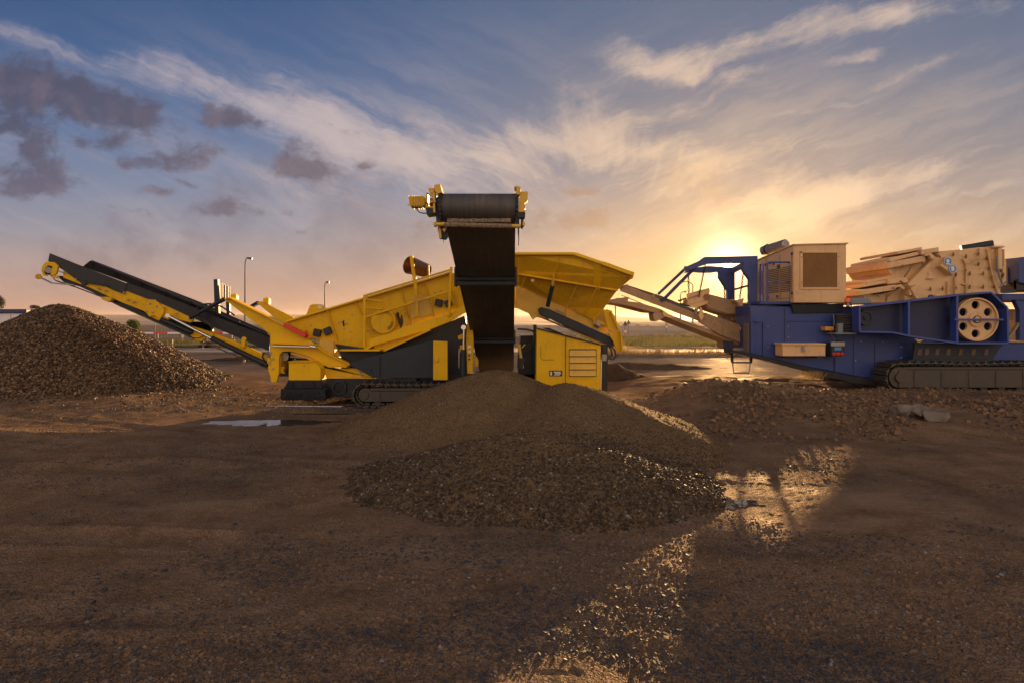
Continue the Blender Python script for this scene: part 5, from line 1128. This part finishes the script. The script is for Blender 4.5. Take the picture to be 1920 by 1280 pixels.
b = MB(); b.poly([(1310, 592), (1314, 575), (1319, 586), (1319.5, 595), (1315, 602)], DD - .16, .05); b.poly([(1388, 616), (1393, 604), (1403, 622), (1402, 636), (1397, 638)], DD - .18, .05); b.poly([(1242, 581), (1262, 595), (1257, 597), (1244, 592)], DD - .06, .04); b.build('wing_plate', 'beige', dc)
# portal frame
Dn, Df = 13.9, 15.3
b = MB()
b.poly([(1315, 488), (1322, 482), (1421, 480), (1421, 606), (1406, 606), (1406, 524), (1394, 507), (1394, 493), (1329, 494.5), (1312, 500), (1296, 506), (1283, 508), (1286, 501)], Dn, .16)
k_ = lambda x: CX + (x - CX) * Dn / Df
b.poly([(1283, 512), (1296, 503), (1329, 499), (1350, 500.5), (1378, 502), (1378, 606), (1365, 606), (1365, 545), (1349, 521), (1349, 510), (1296, 510.5)], Df, .16)
b.slab([W(1376, 498, Dn + .1), W(1394, 492, Dn + .1), W(1394, 498, Dn + .1), W(1376, 505, Dn + .1)], (-.0, .9, -.05)) if False else None
b.bar(W(1414, 487, Dn + .1), W(1372, 509, Df + .05), .12, .12, (0, 0, 1))
b.bar(W(1234, 552, DD + 1.1), W(1287, 502, Df), .07, .07); b.bar(W(1243, 563, DD), W(1317, 488, Dn + .05), .07, .075)
b.bar(W(1286, 503, Dn + .1), W(1289, 508, Df), .09, .09, (0, 0, 1)); pt = b.build('portal_frame', 'blue', cr, .008)
b = MB(); b.tube(W(1377, 543, Df), W(1406, 535, Dn + .1), .03, 8); b.path([W(*p, Df - .1) for p in ((1296, 510), (1310, 511.5), (1328, 512), (1345, 510))], .010, 6); b.build('cross_tube', 'mesh', pt, 0)
b = MB(); b.poly([(1238, 560), (1245, 558), (1247, 566), (1240, 566)], DD - .06, .1); b.build('strut_foot', 'plate', pt)
def chain(p, q, Da, Db):
    A, B = W(*p, Da), W(*q, Db); n = int((B - A).length / .06); b = MB(); d = (B - A).normalized()
    for i in range(n):
        c = A.lerp(B, (i + .5) / n); u = Vector((0, 1, 0)) if i % 2 else Vector((1, 0, 0)); u = (u - d * u.dot(d)).normalized()
        pts_ = [c + d * (.040 * math.cos(t)) + u * (.020 * math.sin(t)) for t in np.linspace(0, 2 * math.pi, 9)]; b.path(pts_, .010, 5)
    b.build('chain', 'rubber', cr, 0)
chain((1290.5, 505), (1291.6, 551), 14.6, 14.7); chain((1322, 497), (1310, 557), 14.0, 14.3); chain((1395, 505), (1387, 560), 14.0, 14.3); chain((1358, 537), (1359, 560), 15.2, 15.0)
# overband magnet
b = MB(); b.poly([(1281, 566), (1289, 560), (1288, 551), (1330, 540), (1331, 546), (1328, 562), (1313, 566), (1290, 571)], 14.3, .05); b.poly([(1281, 568), (1290, 571), (1313, 566), (1328, 562), (1326, 570), (1304, 578)], 14.32, .9); b.poly([(1288, 551), (1330, 540), (1331, 546), (1328, 562), (1290, 570)], 15.1, .05)
b.poly([(1375, 564), (1395, 559), (1393, 570), (1388, 587), (1383, 590), (1387, 572), (1384, 568)], 14.25, .8); mg = b.build('overband_magnet', 'beige', cr)
b = MB(); b.poly([(1328, 551), (1363, 560), (1386, 567), (1389, 572), (1384, 588), (1380, 591), (1365, 591), (1328, 579), (1322, 572), (1322, 562)], 14.4, .8); b.build('magnet_belt', 'beige_dirty_backlit', mg, .05)
b = MB(); b.tube(W(1285, 566, 14.28), W(1285, 566, 15.1), .055, 12); b.tube(W(1325, 557, 14.25), W(1325, 557, 14.32), .08, 14); b.bar(W(1290, 560, 14.27), W(1311, 553, 14.27), .02, .02)
for i in range(4): b.tube(W(1272 + i * 4, 565 - i * 1.3, 14.3), W(1274 + i * 4, 563 - i * 1.3, 14.3), .03, 8)
b.build('magnet_bearing', 'mesh', mg, 0, True)
# dark recess at the left end of the body, leg and ladder
b = MB(); b.rect(1371, 585, 1406, 602, 14.6, 1.0); b.rect(1376, 600, 1406, 655, 14.7, 1.2); b.rect(1390, 571, 1406, 577, 14.4, .5); b.build('inlet_box', 'beige_dirty_backlit', cr)
b = MB(); b.poly([(1364, 640), (1376, 640), (1376, 660), (1372, 664), (1365, 660)], 14.0, .3); b.build('end_leg', 'blue_dark', cr)
b = MB(); b.poly([(1375, 652), (1404, 652), (1404, 658), (1375, 657)], 13.9, .1); b.rect(1403, 606, 1409, 661, 13.6, .3); b.build('end_bar', 'steel', cr)
b = MB(); b.path([W(*p, 13.8) for p in ((1372, 660), (1373, 676), (1376, 699), (1404, 699), (1408, 676), (1410, 668))], .018, 6); b.tube(W(1374, 679, 13.8), W(1408, 679, 13.8), .022, 8); b.tube(W(1376, 698.5, 13.79), W(1404, 698.5, 13.79), .022, 8); b.build('ladder', 'steel', cr, 0, True)
b = MB(); b.bar(W(1372, 661, 13.8), W(1373, 679, 13.8), .06, .05); b.bar(W(1409, 666, 13.8), W(1407.5, 680, 13.8), .06, .05); b.path([W(*p, 13.75) for p in ((1368, 662), (1371, 668), (1378, 668), (1383, 663))], .01, 6); b.build('ladder_mount', 'rubber', cr, .005)

# ==================================================================  BACKGROUND
def lamp_post(label, px, top, D, arm, double=False):
    t = thing('street_lamp', label, 'street lamp', (W(px, 0, D).x, D, 0), 'street lamps along the road behind')
    x = W(px, 0, D).x; zt = W(0, top, D).z; s = D / 60.
    b = MB(); b.tube((x, D, -.1), (x, D, zt - .8), .09 * s + .03, 10, .05 * s + .02)
    pts_ = [(x, D, zt - .8)] + [(x + arm * (1 - math.cos(t_)) , D, zt - .8 + .8 * math.sin(t_)) for t_ in np.linspace(.2, 1.5, 6)]
    b.path(pts_, .045 * s + .015, 8); b.build('pole', 'galv', t, 0, True)
    b = MB(); e = Vector(pts_[-1]); b.tube(e, e + Vector((math.copysign(.55, arm), 0, -.08)), .07 * s + .02, 10, .13 * s); b.build('lamp_head', 'black', t, 0, True)
lamp_post('tall lamp post rising behind the left arms of the yellow machine', 459.5, 484, 62, .25)
lamp_post('shorter lamp post rising behind the lifting lug of the screen box', 609, 529, 105, .3)
lamp_post('distant curved lamp seen between the chains under the blue portal, upper one', 1299, 528, 110, -1.8)
lamp_post('distant curved lamp seen under the blue portal, lower one with its head to the right', 1276, 547, 150, 1.0)
lamp_post('distant lamp reaching out just right of the generator cabin', 1596, 552, 150, 1.0)
lamp_post('thin pole seen below the hopper lip, left of the road signs', 1154, 560, 90, .2)
def road_sign(label, px, py, D, kind):
    t = thing('road_sign', label, 'road sign', (W(px, 0, D).x, D, 0), 'road signs beside the motorway'); c = W(px, py, D); s = {'tri': .22, 'round': .17}[kind]
    b = MB(); b.tube((c.x, D + .06, 0), (c.x, D + .06, c.z + .2), .05, 8); b.build('pole', 'galv', t, 0)
    b = MB()
    if kind == 'tri':
        q = [c + Vector((-s, 0, -s * .8)), c + Vector((s, 0, -s * .8)), c + Vector((0, 0, s * 1.1))]; b.slab(q, (0, .03, 0)); o = b.build('sign_face', 'black', t, 0)
    else:
        b.ring(c, (0, 1, 0), s * .6, s * .8, .03, 24); o = b.build('sign_face', 'red', t, 0); b = MB(); b.tube(c + Vector((0, .01, 0)), c + Vector((0, .02, 0)), s * .62, 20); b.build('sign_centre', 'rail_white', o, 0)
road_sign('large dark triangular sign, left of two triangles behind the hopper end', 1172.5, 607, 50, 'tri')
road_sign('dark triangular sign, slightly higher and right of the other triangle', 1178.5, 604.5, 56, 'tri')
road_sign('small round sign with a red ring just below the left triangle', 1172.5, 621.5, 48, 'round')
road_sign('small pale round sign farther right in front of the motorway wall', 1250, 613, 58, 'round')
# guardrails
def guardrail(name, label, x0, x1, D, ztop, n, w=.13):
    t = thing(name, label, 'guardrail', (x0, D, 0))
    b = MB(); b.box(x0, x1, D - .04, D, ztop - w, ztop); b.box(x0, x1, D - .07, D - .04, ztop - w * .75, ztop - w * .25); b.build('rail', 'galv', t, .01)
    if n == 2: b = MB(); b.box(x0, x1, D - .04, D, ztop - .42, ztop - .36); b.build('rail', 'galv', t, 0)
    for i in range(int((x1 - x0) / 2.0) + 1):
        b = MB(); xx = x0 + i * 2.0
        if abs(xx) > D * .98: continue
        b.box(xx - .04, xx + .04, D + .005, D + .08, -.05, ztop - .02); b.build('post', 'galv', t, 0)
guardrail('guardrail', 'low grey guardrail along the road behind the left heap and conveyor', -38, -8, 36.8, .62, 2, .06)
guardrail('guardrail', 'low grey guardrail under the motorway wall between the two machines', 2, 34, 31.0, .36, 1, .10)
# red and white barrier
t = thing('barrier', 'long low red and white striped barrier behind the lone tree at the left', 'barrier', (-30, 46, 0))
x0 = W(236, 0, 46).x; z_ = W(0, 624.5, 46).z
for i in range(10):
    b = MB(); b.box(x0 + i * 1.12, x0 + (i + 1) * 1.12 - .004, 46, 46.06, z_ - .07, z_ + .07); b.build('stripe', 'rail_white' if i % 2 else 'red', t, 0)
for i in range(6): b = MB(); b.box(x0 + .5 + i * 2.0, x0 + .56 + i * 2.0, 46.06, 46.12, -.05, z_ + .05); b.build('post', 'galv', t, 0)
def mesh_fence(label, x0, x1, D, h):
    t = thing('wire_fence', label, 'fence', (x0, D, 0)); b = MB()
    for i in range(int((x1 - x0) / .3)): b.bar((x0 + i * .3, D, 0), (x0 + i * .3, D, h), .01, .012)
    for z in np.linspace(.2, h, 7): b.bar((x0, D, z), (x1, D, z), .01, .010)
    b.build('wire', 'galv', t, 0)
    for i in range(int((x1 - x0) / 2.4) + 1): b = MB(); b.tube((x0 + i * 2.4, D + .05, 0), (x0 + i * 2.4, D + .05, h + .1), .03, 6); b.build('post', 'galv', t, 0)
mesh_fence('fine wire fence behind the barrier at the left', W(290, 0, 52).x, W(400, 0, 52).x, 52, 1.6)
# white portable building far left
t = thing('portable_building', 'white flat-roofed building with a navy roof edge behind the left heap', 'building', (-22, 23, 0))
xe = W(54, 0, 22).x; zt = W(0, 580, 22).z; zn = W(0, 587.5, 22).z
b = MB(); b.box(xe - 6.5, xe - .25, 22, 25, 0, zn); wl = b.build('wall', 'white', t, .02)
b = MB(); b.box(xe - 6.6, xe - .05, 21.93, 25.1, zn, zt); b.build('roof', 'navy', t, .02)
b = MB()
for i in range(12): b.box(xe - 6.2 + i * .5, xe - 6.18 + i * .5, 21.985, 22.0, .1, zn - .05)
b.build('wall_seam', 'concrete', wl, 0)
# trees
def leaves(c, rx, ry, rz, n, s, seed, lobes=7):
    g = np.random.default_rng(seed); c = np.array(c); L = g.normal(size=(lobes, 3)); L /= np.linalg.norm(L, axis=1)[:, None]; L *= .55 * g.random((lobes, 1)) ** .4; rr = .35 + .3 * g.random(lobes)
    k = g.integers(0, lobes, n); d = g.normal(size=(n, 3)); d /= np.linalg.norm(d, axis=1)[:, None]
    p = (L[k] + d * (rr[k] * g.random(n) ** .45)[:, None]) * np.array([rx, ry, rz]) + c
    a = g.normal(size=(n, 3)); a /= np.linalg.norm(a, axis=1)[:, None]; b_ = np.cross(a, g.normal(size=(n, 3))); b_ /= np.linalg.norm(b_, axis=1)[:, None]
    sz = s * (.6 + .8 * g.random((n, 1))); q = np.stack([p - a * sz, p + b_ * sz * .5, p + a * sz, p - b_ * sz * .5], 1).reshape(-1, 3)
    return q, np.arange(4 * n).reshape(-1, 4), np.repeat(np.clip(g.random(n) * .6 + rr[k] * .5, 0, 1), 4)
def tree(name, label, px, top, bot, wpx, D, m, n, seed, group=None):
    x = W(px, 0, D).x; zt = W(0, top, D).z; zb = max(0, W(0, bot, D).z); w = wpx / F * D / 2
    t = thing(name, label, 'tree' if 'tree' in name else 'bush', (x, D, 0), group)
    b = MB(); b.tube((x, D, -.05), (x + .05, D, zb + (zt - zb) * .5), .035 * w + .05, 8, .02)
    for i in range(6): a = i * 1.05; b.tube((x, D, zb + (zt - zb) * .12 * (i + 1) * .6), (x + math.cos(a) * w * .6, D + math.sin(a) * w * .5, zb + (zt - zb) * (.35 + .08 * i)), .03, 5, .01)
    b.build('trunk', 'bark', t, 0)
    q, f, ti = leaves((x, D, (zt + zb) / 2), w * 1.25, w * 1.1, (zt - zb) / 2 * 1.25, n, max(.03, w * .07), seed)
    link('crown', np_mesh('crown', q, f, ti, False), M[m], t)
tree('tree', 'lone small green tree on the slope behind the left heap', 250, 601, 626, 30, 40, 'leaf', 5000, 4)
tree('tree', 'round dark tree on the skyline just left of the tall gravel heap', 65, 571, 580, 16, 90, 'leaf_dark', 2500, 5)
tree('tree', 'dark reddish tree cut by the left edge of the photo', -6, 553, 580, 26, 60, 'leaf_dark', 3000, 6)
tree('bush', 'dark bush under the left conveyor beside the guardrail', 393, 637, 653, 34, 37.5, 'leaf_dark', 3500, 7)
for i, (px, top, w_) in enumerate(((1250, 604, 9), (1275, 606, 6), (1280, 605, 7), (1287, 608, 10), (1215, 609, 9), (1196, 608, 8))):
    tree('tree', ['tiny dark tree right of the road signs on the skyline, tallest of the row', 'thin tiny tree on the skyline, left of a close pair', 'thin tiny tree on the skyline, right of a close pair', 'low tiny bushy tree at the right end of the skyline row', 'low tiny tree on the skyline, second from the road signs', 'low tiny tree on the skyline, nearest the road signs'][i], px, top, 615, w_, 130, 'leaf_dark', 700, 30 + i, 'tiny trees on the skyline above the motorway')
# grass verges
def grass(name, label, x0, x1, y0, y1, n, h, m, seed, wd=.012, clump=.5):
    g = np.random.default_rng(seed); x = x0 + g.random(n * 2) * (x1 - x0); y = y0 + g.random(n * 2) * (y1 - y0)
    k = fbm(x / .9 + seed, y / .9, 3) + .15 * g.random(n * 2) > clump; x, y = x[k], y[k]; n = len(x)
    hh = h * (.15 + .85 * g.random(n) ** 1.8) * (.5 + fbm(x / 1.5, y / 1.5 + 8, 2)); z = ground_z(x, y); a = g.random(n) * 6.28; ln = .35 * hh * g.random(n)
    dx, dy = np.cos(a) * wd, np.sin(a) * wd; bx, by = np.cos(a + 1.3) * ln, np.sin(a + 1.3) * ln
    q = np.stack([np.stack([x - dx, y - dy, z - .02], 1), np.stack([x + dx, y + dy, z - .02], 1), np.stack([x + bx + dx * .3, y + by, z + hh], 1), np.stack([x + bx - dx * .3, y + by, z + hh], 1)], 1).reshape(-1, 3)
    o = link(name, np_mesh(name, q, np.arange(4 * n).reshape(-1, 4), np.repeat(g.random(n), 4), False), M[m]); o['kind'] = 'stuff'; o['label'] = label
grass('dry_grass', 'golden backlit weeds in front of the right guardrail', 4, 20, 29.4, 30.8, 3500, .46, 'dry_grass', 3, .014, .46)
grass('dry_grass', 'golden dry grass topping the verge below the motorway wall', 4, 44, 52, 60, 9000, .42, 'dry_grass', 4, .03, .52)
grass('grass', 'green grass verge between guardrail and motorway wall', 2, 46, 36, 56, 42000, .34, 'green_grass', 5, .03, .3)
grass('grass', 'sparse weeds along the road behind the left conveyor', -30, -8, 37.5, 45, 9000, .4, 'green_grass', 6, .02, .5)
def plant(label, px, py, D, n, h, m, seed):
    g = np.random.default_rng(seed); c = W(px, py, D); x = c.x + g.normal(size=n) * .13; y = D + g.normal(size=n) * .09; z = np.full(n, c.z); hh = h * (.5 + .5 * g.random(n)); a = g.random(n) * 6.28; ln = g.random(n) * .16; w_ = .0035
    q = np.stack([np.stack([x - w_, y, z - .05], 1), np.stack([x + w_, y, z - .05], 1), np.stack([x + np.cos(a) * ln + w_, y + np.sin(a) * ln, z + hh], 1), np.stack([x + np.cos(a) * ln - w_, y + np.sin(a) * ln, z + hh], 1)], 1).reshape(-1, 3)
    o = link('weed_plant', np_mesh('weed_plant', q, np.arange(4 * n).reshape(-1, 4), np.repeat(g.random(n), 4), False), M[m]); tag(o, label, 'plant')
plant('yellow dry weed tuft growing under the blue crusher body', 1524, 707, 13.2, 150, .16, 'dry_grass', 41)
b = MB(); c = W(458, 676, 24); b.tube(c - Vector((0, 0, .12)), c + Vector((0, 0, .10)), .06, 10, .045); o = b.build('marker_post', paint('terracotta', (.45, .17, .08), amt=.3), None, .01); tag(o, 'small terracotta marker standing by the road under the left conveyor', 'marker')

# ------------------------------------------------------------------ evening haze
m, T = mat('evening_haze'); pv = T.n('ShaderNodeVolumePrincipled'); pv.inputs['Color'].default_value = (.92, .84, .80, 1); pv.inputs['Density'].default_value = .00024; pv.inputs['Anisotropy'].default_value = .55
o = T.n('ShaderNodeOutputMaterial'); T.nt.links.new(pv.outputs[0], o.inputs['Volume'])
b = MB(); b.box(-2600, 2600, -40, 2600, -4, 15); hz = b.build('haze', m, None, 0); hz['kind'] = 'stuff'; hz['label'] = 'thin evening haze over the whole yard and the far hills'
